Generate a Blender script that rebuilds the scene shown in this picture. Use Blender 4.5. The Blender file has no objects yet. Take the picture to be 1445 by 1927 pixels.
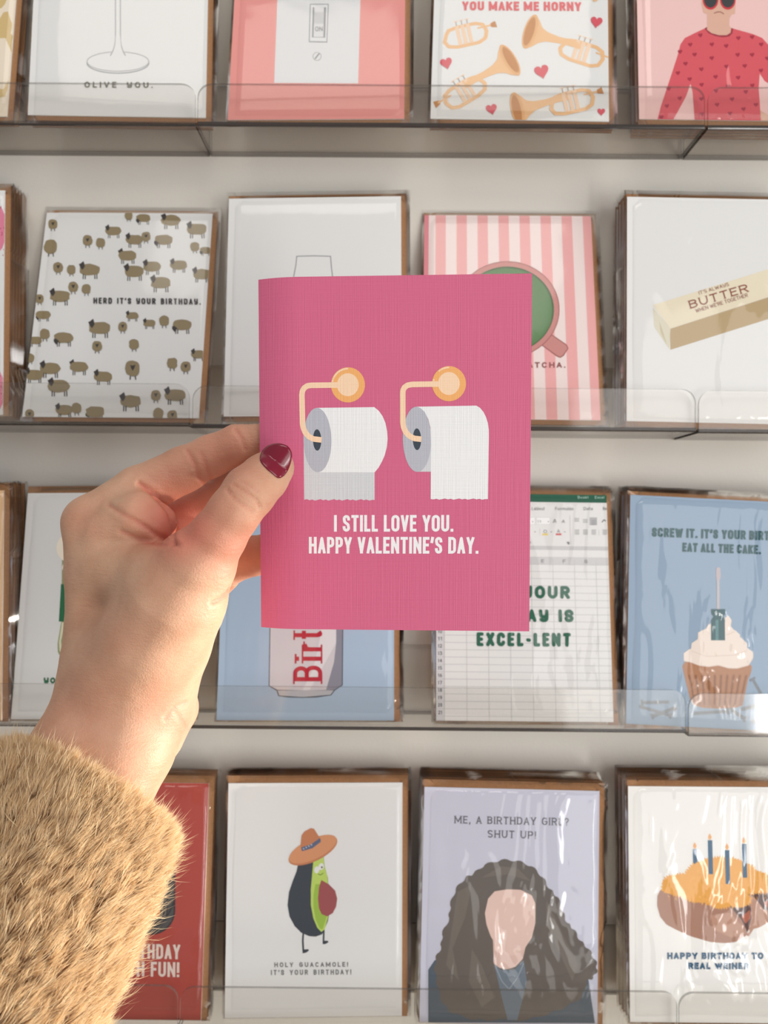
import bpy, bmesh, math, random
import numpy as np
from mathutils import Vector, Matrix, geometry

# ------------------------------------------------------------------ camera
W, H, FPX = 1445.0, 1927.0, 1450.0
PIT, ROL, YAW = (math.radians(a) for a in (0.7, 0.47, 0.2))
CAMZ = 1.45
_f = np.array([-math.sin(YAW)*math.cos(PIT), math.cos(YAW)*math.cos(PIT), math.sin(PIT)])
_r = np.cross(_f, [0, 0, 1]); _r /= np.linalg.norm(_r); _u = np.cross(_r, _f)
CR = _r*math.cos(ROL)+_u*math.sin(ROL); CU = -_r*math.sin(ROL)+_u*math.cos(ROL); CF = _f
scene = bpy.context.scene
cam_d = bpy.data.cameras.new('camera'); cam = bpy.data.objects.new('camera', cam_d)
scene.collection.objects.link(cam); scene.camera = cam
cam.matrix_world = Matrix(((CR[0], CU[0], -CF[0], 0), (CR[1], CU[1], -CF[1], 0), (CR[2], CU[2], -CF[2], CAMZ), (0, 0, 0, 1)))
cam_d.sensor_fit = 'VERTICAL'; cam_d.sensor_height = 36.0; cam_d.sensor_width = 27.0
cam_d.lens = FPX/H*36.0; cam_d.clip_start = 0.01; cam_d.clip_end = 50
cam_d.dof.use_dof = True; cam_d.dof.focus_distance = 0.306; cam_d.dof.aperture_fstop = cam_d.lens/1.7

# ------------------------------------------------------------------ world, lights, exposure
world = bpy.data.worlds.new('world'); scene.world = world; world.use_nodes = True
world.node_tree.nodes['Background'].inputs[0].default_value = (0.93, 0.95, 1.0, 1)
world.node_tree.nodes['Background'].inputs[1].default_value = 0.36

def light(name, kind, loc, target, energy, color, size=None, size_y=None, **kw):
    d = bpy.data.lights.new(name, kind); d.energy = energy; d.color = color
    if kind == 'AREA':
        d.shape = 'RECTANGLE'; d.size = size; d.size_y = size_y or size
    for k, v in kw.items(): setattr(d, k, v)
    o = bpy.data.objects.new(name, d); scene.collection.objects.link(o)
    o.location = loc
    o.rotation_euler = (Vector(target)-Vector(loc)).to_track_quat('-Z', 'Y').to_euler()
    return o
# shop window to the right behind the photographer, an added glare strip, and a ceiling lamp panel
light('window_light', 'AREA', (1.25, -1.15, 1.25), (.1, .45, 1.35), 27, (1.0, .99, .97), 1.6, 2.2)
light('glare_strip_light', 'AREA', (1.02, -1.05, .78), (.2, .45, 1.25), 5.5, (1.0, .98, .96), .14, .8)  # narrow strip lamp added to draw bright glare streaks on the sleeves
light('ceiling_light', 'AREA', (-0.1, -0.55, 2.75), (0, .45, 1.5), 7, (1.0, .93, .84), 1.0, .5)
# low sun coming along the wall from a side window on the right
light('side_sun', 'SPOT', (1.45, .405, 1.00), (-.09, .305, 1.235), 215, (1.0, .93, .82), spot_size=math.radians(17), spot_blend=.35, shadow_soft_size=.03)

vs = scene.view_settings
vs.view_transform = 'Standard'; vs.look = 'None'; vs.gamma = 1; vs.use_curve_mapping = False; vs.exposure = -0.08
scene.cycles.transparent_max_bounces = 48; scene.cycles.max_bounces = 10
scene.cycles.use_denoising = True

# ------------------------------------------------------------------ helpers
MM = 0.001
def ray(px, py):
    return CR*(px-W/2)/FPX-CU*(py-H/2)/FPX+CF
def at(px, py, Ymm):                                 # world point (mm, camera origin) of an image point at wall-ward distance Ymm
    d = ray(px, py); return d*Ymm/d[1]
def wpt(p): return Vector((p[0]*MM, p[1]*MM, p[2]*MM+CAMZ))
def lin(c):
    c = c/255.0; return c/12.92 if c <= .04045 else ((c+.055)/1.055)**2.4
def rgb(r, g, b): return (lin(r), lin(g), lin(b), 1)
rnd = random.Random(7)

def newmat(name):
    m = bpy.data.materials.new(name); m.use_nodes = True
    nt = m.node_tree; return m, nt, nt.nodes, nt.links, nt.nodes['Principled BSDF']
_pm = {}
def ink(r, g, b, rough=.55, bump=None):              # print ink on paper
    key = (r, g, b, rough, bump)
    if key in _pm: return _pm[key]
    m, nt, N, L, P = newmat('ink')
    P.inputs['Base Color'].default_value = rgb(r, g, b); P.inputs['Roughness'].default_value = rough
    P.inputs['Specular IOR Level'].default_value = .3
    if bump == 'linen': linen(nt, P)
    _pm[key] = m; return m
def linen(nt, P):
    N, L = nt.nodes, nt.links
    tc = N.new('ShaderNodeTexCoord'); outs = []
    for ax, sc in ((0, 2500.), (1, 2100.)):
        mp = N.new('ShaderNodeMapping'); L.new(tc.outputs['Object'], mp.inputs['Vector'])
        mp.inputs['Scale'].default_value = (sc, 30., 1) if ax == 0 else (30., sc, 1)
        no = N.new('ShaderNodeTexNoise'); no.inputs['Scale'].default_value = 1; no.inputs['Detail'].default_value = 1.5
        L.new(mp.outputs[0], no.inputs['Vector']); outs.append(no)
    mx = N.new('ShaderNodeMath'); mx.operation = 'MULTIPLY_ADD'; mx.inputs[1].default_value = 1.4
    L.new(outs[0].outputs[0], mx.inputs[0]); L.new(outs[1].outputs[0], mx.inputs[2])
    bp = N.new('ShaderNodeBump'); bp.inputs['Strength'].default_value = .55; bp.inputs['Distance'].default_value = .00022
    L.new(mx.outputs[0], bp.inputs['Height']); L.new(bp.outputs[0], P.inputs['Normal'])

def paper(name, c, var=.05, scale=400, rough=.7):
    m, nt, N, L, P = newmat(name)
    no = N.new('ShaderNodeTexNoise'); no.inputs['Scale'].default_value = scale; no.inputs['Detail'].default_value = 4
    tc = N.new('ShaderNodeTexCoord'); L.new(tc.outputs['Object'], no.inputs['Vector'])
    rp = N.new('ShaderNodeValToRGB'); c1 = rgb(*c)
    rp.color_ramp.elements[0].position = .3; rp.color_ramp.elements[1].position = .7
    rp.color_ramp.elements[0].color = tuple(x*(1-var) for x in c1[:3])+(1,); rp.color_ramp.elements[1].color = tuple(min(1, x*(1+var)) for x in c1[:3])+(1,)
    L.new(no.outputs[0], rp.inputs[0]); L.new(rp.outputs[0], P.inputs['Base Color'])
    P.inputs['Roughness'].default_value = rough; P.inputs['Specular IOR Level'].default_value = .25
    bp = N.new('ShaderNodeBump'); bp.inputs['Strength'].default_value = .15; bp.inputs['Distance'].default_value = .0001
    L.new(no.outputs[0], bp.inputs['Height']); L.new(bp.outputs[0], P.inputs['Normal'])
    return m
kraft = paper('kraft_paper', (168, 124, 86), .12, 900)
kraft_shaded = paper('kraft_paper_shaded', (106, 70, 48), .1, 900)  # darker kraft, shade between stacked envelopes painted into the colour
white_stock = paper('white_card_stock', (240, 240, 238), .015, 500)

def clear(name, tint, ior, rough, bump=None, extra=0.0):   # thin clear sheet: fresnel gloss over see-through
    m, nt, N, L, P = newmat(name); N.remove(P)
    out = N['Material Output']
    tr = N.new('ShaderNodeBsdfTransparent'); tr.inputs[0].default_value = tint
    gl = N.new('ShaderNodeBsdfGlossy'); gl.inputs['Roughness'].default_value = rough; gl.inputs[0].default_value = (1, 1, 1, 1)
    # Schlick reflectance that is the same from both faces of the thin sheet
    ge = N.new('ShaderNodeNewGeometry'); dt = N.new('ShaderNodeVectorMath'); dt.operation = 'DOT_PRODUCT'
    L.new(ge.outputs['Incoming'], dt.inputs[0]); L.new(ge.outputs['Normal'], dt.inputs[1])
    def mth(op, a, b=None, **k):
        q = N.new('ShaderNodeMath'); q.operation = op
        for i_, x_ in enumerate((a, b)):
            if x_ is None: continue
            if isinstance(x_, (int, float)): q.inputs[i_].default_value = x_
            else: L.new(x_, q.inputs[i_])
        return q.outputs[0]
    f0 = ((ior-1)/(ior+1))**2
    cs = mth('ABSOLUTE', dt.outputs['Value']); om = mth('SUBTRACT', 1.0, cs)
    frv = mth('ADD', mth('MULTIPLY', mth('POWER', om, 5.0), .75), f0)
    mx = N.new('ShaderNodeMixShader')
    L.new(frv, mx.inputs[0]); L.new(tr.outputs[0], mx.inputs[1]); L.new(gl.outputs[0], mx.inputs[2])
    L.new(mx.outputs[0], out.inputs['Surface'])
    if bump:
        tc = N.new('ShaderNodeTexCoord'); mp = N.new('ShaderNodeMapping'); mp.inputs['Scale'].default_value = bump[0]
        mp.inputs['Rotation'].default_value = (0, 0, bump[3])
        L.new(tc.outputs['Object'], mp.inputs['Vector'])
        no = N.new('ShaderNodeTexNoise'); no.inputs['Scale'].default_value = 1; no.inputs['Detail'].default_value = 2.2
        no.inputs['Distortion'].default_value = 1.3
        L.new(mp.outputs[0], no.inputs['Vector'])
        pw = N.new('ShaderNodeMath'); pw.operation = 'POWER'; pw.inputs[1].default_value = 3.0; L.new(no.outputs[0], pw.inputs[0])
        bp = N.new('ShaderNodeBump'); bp.inputs['Strength'].default_value = bump[1]; bp.inputs['Distance'].default_value = bump[2]
        L.new(pw.outputs[0], bp.inputs['Height'])
        L.new(bp.outputs[0], gl.inputs['Normal']); L.new(bp.outputs[0], dt.inputs[1])
    return m
film_flat = clear('cello_film_smooth', (.985, .985, .985, 1), 1.38, .07, ((14, 9, 1), .6, .0016, .3))
film_wrinkled = clear('cello_film_wrinkled', (.985, .985, .985, 1), 1.48, .06, ((30, 13, 1), 1.0, .0050, -.5))
film_mid = clear('cello_film_creased', (.985, .985, .985, 1), 1.44, .06, ((24, 9, 1), 1.0, .0026, -.3))
acrylic = clear('clear_acrylic', (.968, .962, .952, 1), 1.47, .06)
acrylic_edge, _nt, _N, _L, _P = newmat('acrylic_cut_edge')
_P.inputs['Base Color'].default_value = rgb(120, 116, 110); _P.inputs['Roughness'].default_value = .15; _P.inputs['Alpha'].default_value = .55
acrylic_dark, _nt, _N, _L, _P = newmat('acrylic_fold_edge')
_P.inputs['Base Color'].default_value = rgb(66, 60, 57); _P.inputs['Roughness'].default_value = .1; _P.inputs['Alpha'].default_value = .95
steel, _nt, _N, _L, _P = newmat('dark_screw_metal')
_P.inputs['Base Color'].default_value = rgb(60, 55, 52); _P.inputs['Metallic'].default_value = .8; _P.inputs['Roughness'].default_value = .4

def link(name, mesh, parent=None, **props):
    o = bpy.data.objects.new(name, mesh); scene.collection.objects.link(o)
    if parent is not None: o.parent = parent
    for k, v in props.items(): o[k] = v
    return o
def mesh_of(name, verts, faces, mats, idx=None, smooth=False):
    me = bpy.data.meshes.new(name); me.from_pydata([tuple(v) for v in verts], [], faces)
    for m in (mats if isinstance(mats, (list, tuple)) else [mats]): me.materials.append(m)
    if idx is not None: me.polygons.foreach_set('material_index', idx)
    if smooth: me.polygons.foreach_set('use_smooth', [True]*len(me.polygons))
    me.update(); return me
def boxverts(x0, x1, y0, y1, z0, z1):
    return [(x0, y0, z0), (x1, y0, z0), (x1, y1, z0), (x0, y1, z0), (x0, y0, z1), (x1, y0, z1), (x1, y1, z1), (x0, y1, z1)]
BOXF = [(0, 3, 2, 1), (4, 5, 6, 7), (0, 1, 5, 4), (1, 2, 6, 5), (2, 3, 7, 6), (3, 0, 4, 7)]

# ------------------------------------------------------------------ the setting
WALLY = .5030
wallm, nt, N, L, P = newmat('painted_plaster')
tc = N.new('ShaderNodeTexCoord')
no = N.new('ShaderNodeTexNoise'); no.inputs['Scale'].default_value = 420; no.inputs['Detail'].default_value = 5; L.new(tc.outputs['Object'], no.inputs['Vector'])
no2 = N.new('ShaderNodeTexNoise'); no2.inputs['Scale'].default_value = 6; L.new(tc.outputs['Object'], no2.inputs['Vector'])
rp = N.new('ShaderNodeValToRGB'); rp.color_ramp.elements[0].color = rgb(224, 219, 208); rp.color_ramp.elements[1].color = rgb(232, 227, 217)
L.new(no2.outputs[0], rp.inputs[0]); L.new(rp.outputs[0], P.inputs['Base Color']); P.inputs['Roughness'].default_value = .75
bp = N.new('ShaderNodeBump'); bp.inputs['Strength'].default_value = .35; bp.inputs['Distance'].default_value = .0004
L.new(no.outputs[0], bp.inputs['Height']); L.new(bp.outputs[0], P.inputs['Normal'])
link('wall_back', mesh_of('wall_back', boxverts(-2.2, 2.2, WALLY, WALLY+.1, 0, 2.8), BOXF, wallm), kind='structure')
floorm, nt, N, L, P = newmat('pale_floor')
no = N.new('ShaderNodeTexNoise'); no.inputs['Scale'].default_value = 3; rp = N.new('ShaderNodeValToRGB')
rp.color_ramp.elements[0].color = rgb(176, 160, 140); rp.color_ramp.elements[1].color = rgb(196, 182, 162)
L.new(no.outputs[0], rp.inputs[0]); L.new(rp.outputs[0], P.inputs['Base Color']); P.inputs['Roughness'].default_value = .5
link('floor', mesh_of('floor', boxverts(-2.2, 2.2, -2.6, WALLY, -.05, 0), BOXF, floorm), kind='structure')

# ------------------------------------------------------------------ acrylic shelves
LIPY0, LIPT, BACKY1 = 463.0, 2.0, 502.6
def plate_xz(x0, x1, z0, z1, y0, y1, rad, n=8):      # plate standing in XZ with two rounded top corners; material 1 on the rim
    pts = [(x0, z0), (x1, z0)]
    for i in range(n+1):
        a = math.pi/2*i/n; pts.append((x1-rad+rad*math.cos(a), z1-rad+rad*math.sin(a)))
    for i in range(n+1):
        a = math.pi/2*(1+i/n); pts.append((x0+rad+rad*math.cos(a), z1-rad+rad*math.sin(a)))
    k = len(pts)
    V = [(x, y0, z) for x, z in pts]+[(x, y1, z) for x, z in pts]
    Fc = [tuple(range(k)), tuple(reversed(range(k, 2*k)))]; idx = [0, 0]
    for i in range(k):
        j = (i+1) % k; Fc.append((i, i+k, j+k, j)); idx.append(1)
    return V, Fc, idx
def shelf(x0, x1, z0, label):
    root = bpy.data.objects.new('acrylic_shelf', None); scene.collection.objects.link(root)
    cx = (x0+x1)/2; root.location = wpt((cx, LIPY0, z0)); root.empty_display_size = .02
    root['label'] = label; root['category'] = 'shelf'; root['group'] = 'clear acrylic card shelves'
    a, b = (x0-cx)*MM, (x1-cx)*MM
    V, Fc, idx = plate_xz(a, b, .0008, .0258, 0, LIPT*MM, .0085)
    link('front_lip', mesh_of('front_lip', V, Fc, [acrylic, acrylic_edge], idx), root)
    # base plate with a softly rounded front fold
    T = 2.4*MM; D = (BACKY1-LIPY0)*MM
    prof = [(0, .0009), (.0004, .0003), (.0011, 0), (D, 0), (D, T), (LIPT*MM, T), (LIPT*MM, .00245), (0, .00245)]
    k = len(prof); V = [(a, y, z) for y, z in prof]+[(b, y, z) for y, z in prof]
    Fc = [tuple(range(k)), tuple(reversed(range(k, 2*k)))]; idx = [2, 2]
    for i in range(k):
        j = (i+1) % k; Fc.append((i, i+k, j+k, j)); idx.append(2 if i in (0, 1, 7) else (1 if i == 3 else 0))
    V2 = []
    link('base_plate', mesh_of('base_plate', V, Fc, [acrylic, acrylic_edge, acrylic_dark], idx), root)
    V, Fc, idx = plate_xz(a, b, T+.0001, .0455, D-.002, D, .003, 3)
    link('back_plate', mesh_of('back_plate', V, Fc, [acrylic, acrylic_edge], idx), root)
    for sx in (.19, .835):
        x = a+(b-a)*sx; V = []; Fc = []; n = 14
        rings = [(.0001, .0), (.0018, .0), (.0036, .0008), (.0038, .0016)]
        for r_, dy in rings:
            for i in range(n):
                t = 2*math.pi*i/n; V.append((x+r_*math.cos(t), D-.0037+dy, .027+r_*math.sin(t)))
        for q in range(len(rings)-1):
            for i in range(n):
                j = (i+1) % n; Fc.append((q*n+i, q*n+j, (q+1)*n+j, (q+1)*n+i))
        link('screw', mesh_of('screw', V, Fc, steel, smooth=True), root)
UNITX = {1: [(-424, -118.0), (-116.6, 190.3), (192.2, 497)], 2: [(-427, -119.6), (-117.6, 185.4), (187.2, 492)],
         3: [(-429, -123.5), (-121.8, 180.2), (181.8, 486)], 4: [(-429, -122.4), (-121.1, 175.5), (176.7, 481)]}
UNITZ = {1: (238.5, 238.6, 238.4), 2: (56.2, 55.3, 54.6), 3: (-125.1, -125.4, -127.3), 4: (-304.4, -305, -305.4)}
RN = {1: 'top', 2: 'second', 3: 'third', 4: 'bottom'}
UN = {1: ('left clear acrylic shelf of the top row under the olive stem-glass card', 'middle clear acrylic shelf of the top row under light switch and trumpet cards', 'right clear acrylic shelf of the top row under the heart sweater card'),
      2: ('left clear acrylic shelf of the second row holding the sheep card', 'middle clear acrylic shelf of the second row holding the striped cup card', 'right clear acrylic shelf of the second row in front of the butter card'),
      3: ('left clear acrylic shelf of the third row, partly hidden behind the wrist', 'middle clear acrylic shelf of the third row holding the spreadsheet card', 'right clear acrylic shelf of the third row in front of the blue cupcake card'),
      4: ('left clear acrylic shelf of the bottom row in front of the red card', 'middle clear acrylic shelf of the bottom row holding the avocado card', 'right clear acrylic shelf of the bottom row in front of the hot dog card')}
for r_ in UNITX:
    for i in range(3):
        shelf(UNITX[r_][i][0], UNITX[r_][i][1], UNITZ[r_][i], UN[r_][i])

# ------------------------------------------------------------------ lettering: a stroke alphabet
def arc(cx, cy, rx, ry, a0, a1, n=9):
    return [(cx+rx*math.cos(math.radians(a0+(a1-a0)*i/n)), cy+ry*math.sin(math.radians(a0+(a1-a0)*i/n))) for i in range(n+1)]
def glyph(c, ry):
    q = min(ry, .25); nar = ry < .33
    g = {
     'A': (1, [[(0, 0), (.5, 1), (1, 0)], [(.2, .3), (.8, .3)]]),
     'B': (.95, [[(0, 0), (0, 1)], [(0, 1), (.5, 1)]+arc(.5, 1-q, .45, q, 90, 0)+arc(.5, .54+q*.9, .45, q*.9, 0, -90)+[(0, .54)], [(.5, .54)]+arc(.5, .54-q, .5, q, 90, 0)+arc(.5, q, .5, q, 0, -90)+[(0, 0)]]),
     'C': (1, [([(1, 1-ry*.95)] if nar else [])+arc(.5, 1-ry, .5, ry, 20 if nar else 42, 180)+arc(.5, ry, .5, ry, 180, 340 if nar else 318)+([(1, ry*.95)] if nar else [])]),
     'D': (1, [[(0, 0), (0, 1)], [(0, 1), (.45, 1)]+arc(.45, 1-ry, .55, ry, 90, 0)+arc(.45, ry, .55, ry, 0, -90)+[(0, 0)]]),
     'E': (.85, [[(0, 0), (0, 1)], [(0, 1), (1, 1)], [(0, .52), (.85, .52)], [(0, 0), (1, 0)]]),
     'F': (.8, [[(0, 0), (0, 1)], [(0, 1), (1, 1)], [(0, .5), (.85, .5)]]),
     'G': (1.05, [([(1, 1-ry*.95)] if nar else [])+arc(.5, 1-ry, .5, ry, 20 if nar else 42, 180)+arc(.5, ry, .5, ry, 180, 360)+[(1, .48), (.55, .48)]]),
     'H': (1.02, [[(0, 0), (0, 1)], [(1, 0), (1, 1)], [(0, .51), (1, .51)]]),
     'I': (0, [[(.5, 0), (.5, 1)]]),
     'J': (.8, [[(1, 1)]+arc(.5, q, .5, q, 0, -180)+[(0, .3)]]),
     'K': (1, [[(0, 0), (0, 1)], [(1, 1), (.02, .38)], [(.3, .58), (1, 0)]]),
     'L': (.8, [[(0, 1), (0, 0)], [(0, 0), (1, 0)]]),
     'M': (1.35, [[(0, 0), (0, 1)], [(0, 1), (.5, .2)], [(.5, .2), (1, 1)], [(1, 1), (1, 0)]]),
     'N': (1.05, [[(0, 0), (0, 1)], [(0, 1), (1, 0)], [(1, 0), (1, 1)]]),
     'O': (1.05, [arc(.5, 1-ry, .5, ry, 0, 180)+arc(.5, ry, .5, ry, 180, 360)+[(1, 1-ry)]]),
     'P': (.95, [[(0, 0), (0, 1)], [(0, 1), (.5, 1)]+arc(.5, 1-q, .5, q, 90, 0)+arc(.5, .44+q, .5, q, 0, -90)+[(0, .44)]]),
     'R': (.98, [[(0, 0), (0, 1)], [(0, 1), (.5, 1)]+arc(.5, 1-q, .5, q, 90, 0)+arc(.5, .48+q, .5, q, 0, -90)+[(0, .48)], [(.5, .48), (1, 0)]]),
     'S': (.95, [([(1, 1-q*1.05)] if nar else [])+arc(.5, 1-q, .5, q, 10 if nar else 38, 180)+[(.12, .60), (.88, .40)]+arc(.5, q, .5, q, 0, -170 if nar else -142)+([(0, q*1.05)] if nar else [])]),
     'T': (.95, [[(0, 1), (1, 1)], [(.5, 1), (.5, 0)]]),
     'U': (1.02, [[(0, 1)]+arc(.5, ry, .5, ry, 180, 360)+[(1, 1)]]),
     'V': (1, [[(0, 1), (.5, 0)], [(.5, 0), (1, 1)]]),
     'W': (1.45, [[(0, 1), (.25, 0)], [(.25, 0), (.5, .85)], [(.5, .85), (.75, 0)], [(.75, 0), (1, 1)]]),
     'X': (1, [[(0, 0), (1, 1)], [(0, 1), (1, 0)]]),
     'Y': (1, [[(0, 1), (.5, .42)], [(.5, .42), (1, 1)], [(.5, .42), (.5, 0)]]),
     'y': (1, [[(0, 1), (0, .6)]+arc(.5, .6, .5, .22, 180, 360), [(1, 1), (1, .2)]+arc(.5, .2, .5, .2, 0, -150)]),
     'Z': (.9, [[(0, 1), (1, 1)], [(1, 1), (0, 0)], [(0, 0), (1, 0)]]),
     '.': (-1, [[(.5, 0), (.5, .001)]]), ',': (-1, [[(.6, .06), (.3, -.16)]]),
     "'": (-1, [[(.6, 1), (.4, .76)]]),
     '!': (0, [[(.5, 1), (.5, .34)], [(.5, .0), (.5, .001)]]),
     '?': (.85, [[(0, .78)]+arc(.5, 1-q, .5, q, 170, -30)+[(.5, .42), (.5, .3)], [(.5, 0), (.5, .001)]]),
     '-': (.6, [[(0, .45), (1, .45)]]),
     '0': (.8, [arc(.5, .5, .5, .5, 0, 360, 14)]), '1': (.35, [[(0, .8), (.8, 1), (.8, 0)]]),
     '2': (.8, [arc(.5, .74, .5, .26, 170, -20)+[(0, 0), (1, 0)]]), '3': (.8, [arc(.45, .76, .5, .24, 150, -90), arc(.45, .27, .55, .27, 90, -150)]),
     '4': (.8, [[(.7, 0), (.7, 1), (0, .3), (1, .3)]]), '5': (.8, [[(.9, 1), (.1, 1), (.05, .58)]+arc(.45, .32, .5, .3, 120, -150)]),
     '6': (.8, [arc(.5, .3, .5, .3, 0, 360), [(0, .3), (.15, .75), (.7, 1)]]), '7': (.8, [[(0, 1), (1, 1), (.4, 0)]]),
     '8': (.8, [arc(.5, .27, .5, .27, 0, 360), arc(.5, .77, .4, .23, 0, 360)]), '9': (.8, [arc(.5, .7, .5, .3, 0, 360), [(1, .7), (.85, .2), (.3, 0)]]),
     'a': (.8, [arc(.5, .33, .5, .33, 0, 360), [(1, .66), (1, 0)]]), 'o': (.8, [arc(.5, .33, .5, .33, 0, 360)]),
     'u': (.8, [[(0, .66), (0, .25)]+arc(.5, .25, .5, .25, 180, 360), [(1, .66), (1, 0)]]),
     't': (.5, [[(.4, 1), (.4, .15)]+arc(.75, .15, .35, .15, 180, 290), [(0, .66), (1, .66)]]),
     'r': (.5, [[(.1, .66), (.1, 0)], [(.1, .4)]+arc(.6, .4, .45, .26, 160, 50)]), 'i': (0, [[(.5, .66), (.5, 0)], [(.5, .93), (.5, .94)]]),
     'l': (0, [[(.5, 1), (.5, 0)]]), 'c': (.7, [arc(.5, .33, .5, .33, 40, 320)]), 'e': (.8, [[(0, .36), (1, .36)]+arc(.5, .33, .5, .33, 5, 310)]),
     's': (.7, [[(1, .55)]+arc(.5, .5, .5, .16, 30, 180)+[(.9, .28)]+arc(.5, .17, .5, .17, 0, -160)]), 'k': (.7, [[(0, 0), (0, 1)], [(.9, .66), (0, .25)], [(.3, .4), (1, 0)]]),
     'm': (1.2, [[(0, 0), (0, .66)]+arc(.25, .45, .25, .21, 180, 0)+[(.5, 0)], [(.5, .45)]+arc(.75, .45, .25, .21, 180, 0)+[(1, 0)]]),
     'x': (.8, [[(0, 0), (1, .66)], [(0, .66), (1, 0)]]), 'v': (.8, [[(0, .66), (.5, 0)], [(.5, 0), (1, .66)]]), 'w': (1.1, [[(0, .66), (.25, 0), (.5, .6), (.75, 0), (1, .66)]]),
     'p': (.8, [arc(.5, .33, .5, .33, 0, 360), [(0, .66), (0, -.3)]]), 'd': (.8, [arc(.5, .33, .5, .33, 0, 360), [(1, 1), (1, 0)]]),
    }
    return g[c]

class Sheet:
    """collects flat printed shapes in sheet coordinates (mm); one mesh per print"""
    def __init__(s, clip, z0=.04, dz=.004):
        s.V = []; s.F = []; s.I = []; s.mats = []; s.clip = clip; s.z = z0; s.dz = dz
    def mi(s, m):
        if m not in s.mats: s.mats.append(m)
        return s.mats.index(m)
    def poly(s, mat, pts, z=None):
        if z is None: s.z += s.dz; z = s.z
        u0, v0, u1, v1 = s.clip
        pts = [(min(max(p[0], u0), u1), min(max(p[1], v0), v1)) for p in pts]
        s.k = getattr(s, 'k', 0)+1; z += (s.k % 16)*.0012
        tris = geometry.tessellate_polygon([[Vector((p[0], p[1], 0)) for p in pts]])
        b = len(s.V); s.V += [(p[0], p[1], z) for p in pts]; k = s.mi(mat)
        for t in tris:
            a_, b_, c_ = (pts[i] for i in t)
            ar = (b_[0]-a_[0])*(c_[1]-a_[1])-(b_[1]-a_[1])*(c_[0]-a_[0])
            if abs(ar) < 1e-7: continue
            s.F.append(tuple(b+i for i in (t if ar > 0 else (t[0], t[2], t[1])))); s.I.append(k)
    def stroke(s, mat, pts, w, cap='round', ylim=None, z=None, xf=None):
        if z is None: s.z += s.dz; z = s.z
        h = w/2; xf = xf or (lambda p: p)
        cl = (lambda p: (p[0], min(max(p[1], ylim[0]), ylim[1]))) if ylim else (lambda p: p)
        n = len(pts)
        for i in range(n-1):
            (x0, y0), (x1, y1) = pts[i], pts[i+1]; d = math.hypot(x1-x0, y1-y0)
            if d < 1e-6: d = 1e-6
            dx, dy = (x1-x0)/d, (y1-y0)/d
            if d <= 1e-3*1.5 and cap != 'round': dx, dy = 0, 1
            e0 = h if (cap == 'square' and i == 0) else 0; e1 = h if (cap == 'square' and i == n-2) else 0
            q = [(x0-dx*e0-dy*h, y0-dy*e0+dx*h), (x0-dx*e0+dy*h, y0-dy*e0-dx*h), (x1+dx*e1+dy*h, y1+dy*e1-dx*h), (x1+dx*e1-dy*h, y1+dy*e1+dx*h)]
            s.poly(mat, [xf(cl(p)) for p in q], z)
        rng = range(n) if cap == 'round' else range(1, n-1)
        for i in rng:
            s.poly(mat, [xf(cl((pts[i][0]+h*math.cos(a), pts[i][1]+h*math.sin(a)))) for a in [2*math.pi*k/10 for k in range(10)]], z)
    def text(s, mat, txt, o, ex, ey, length, hgt, wt, cap='square', serif=False, space=.34, gap=.28, rymax=.5, lw=None):
        """o origin; ex, ey: unit vectors; length mm of the line, hgt cap height mm, wt stroke mm"""
        wt *= .74 if cap == 'square' else .82; nat = []; tot = 0
        for i, c in enumerate(txt):
            if c == ' ': wd = space; k = 's'
            else:
                gw = glyph(c, .5)[0]; k = 'g'; wd = gw
            nat.append((c, wd))
        fixed = sum((wt if (c != ' ' and wd <= 0) else 0) for c, wd in nat)
        flex = sum((wd if wd > 0 else 0) for c, wd in nat)+gap*(len(nat)-1)
        sx = (length-fixed)/flex; s.z += s.dz; z = s.z; x = 0
        for c, wd in nat:
            gw = wt if (c != ' ' and wd <= 0) else wd*sx
            if c != ' ':
                iw = max(gw-wt, 1e-4); ih = hgt-wt
                ry = min(rymax, max(.18, .5*iw/ih*1.05))
                for pl in glyph(c, ry)[1]:
                    P_ = [(x+wt/2+p[0]*iw if gw > wt*1.001 else x+wt/2+(p[0]-.5)*wt*1.0, wt/2+p[1]*ih) for p in pl]
                    if cap == 'round': P_ = [(p[0]+(rnd.random()-.5)*hgt*.02, p[1]+(rnd.random()-.5)*hgt*.02) for p in P_]
                    yl = None if c in ",y'" or c.islower() else (0, hgt)
                    xf = lambda p: (o[0]+ex[0]*p[0]+ey[0]*p[1], o[1]+ex[1]*p[0]+ey[1]*p[1])
                    s.stroke(mat, P_, wt, 'round' if (cap == 'round') else 'square', yl, z, xf)
                    if serif:
                        for (a, b_) in ((P_[0], P_[1]), (P_[-1], P_[-2])):
                            if abs(a[0]-b_[0]) < abs(a[1]-b_[1])*1.2 and c not in 'OSCG.,\'!?-':
                                yy = a[1]
                                if yy < wt*.8 or yy > hgt-wt*.8 or (c.islower()):
                                    t = wt*.38; y_ = t/2 if yy < hgt/2 else max(yy, 0)+wt/2-t/2
                                    s.stroke(mat, [(a[0]-wt*1.15, y_), (a[0]+wt*1.15, y_)], t, 'flat', None, z, xf)
            x += gw+gap*sx
    def build(s, name, parent, **props):
        me = mesh_of(name, [(a*MM, b*MM, c*MM) for a, b, c in s.V], s.F, s.mats, s.I)
        return link(name, me, parent, **props)

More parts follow.
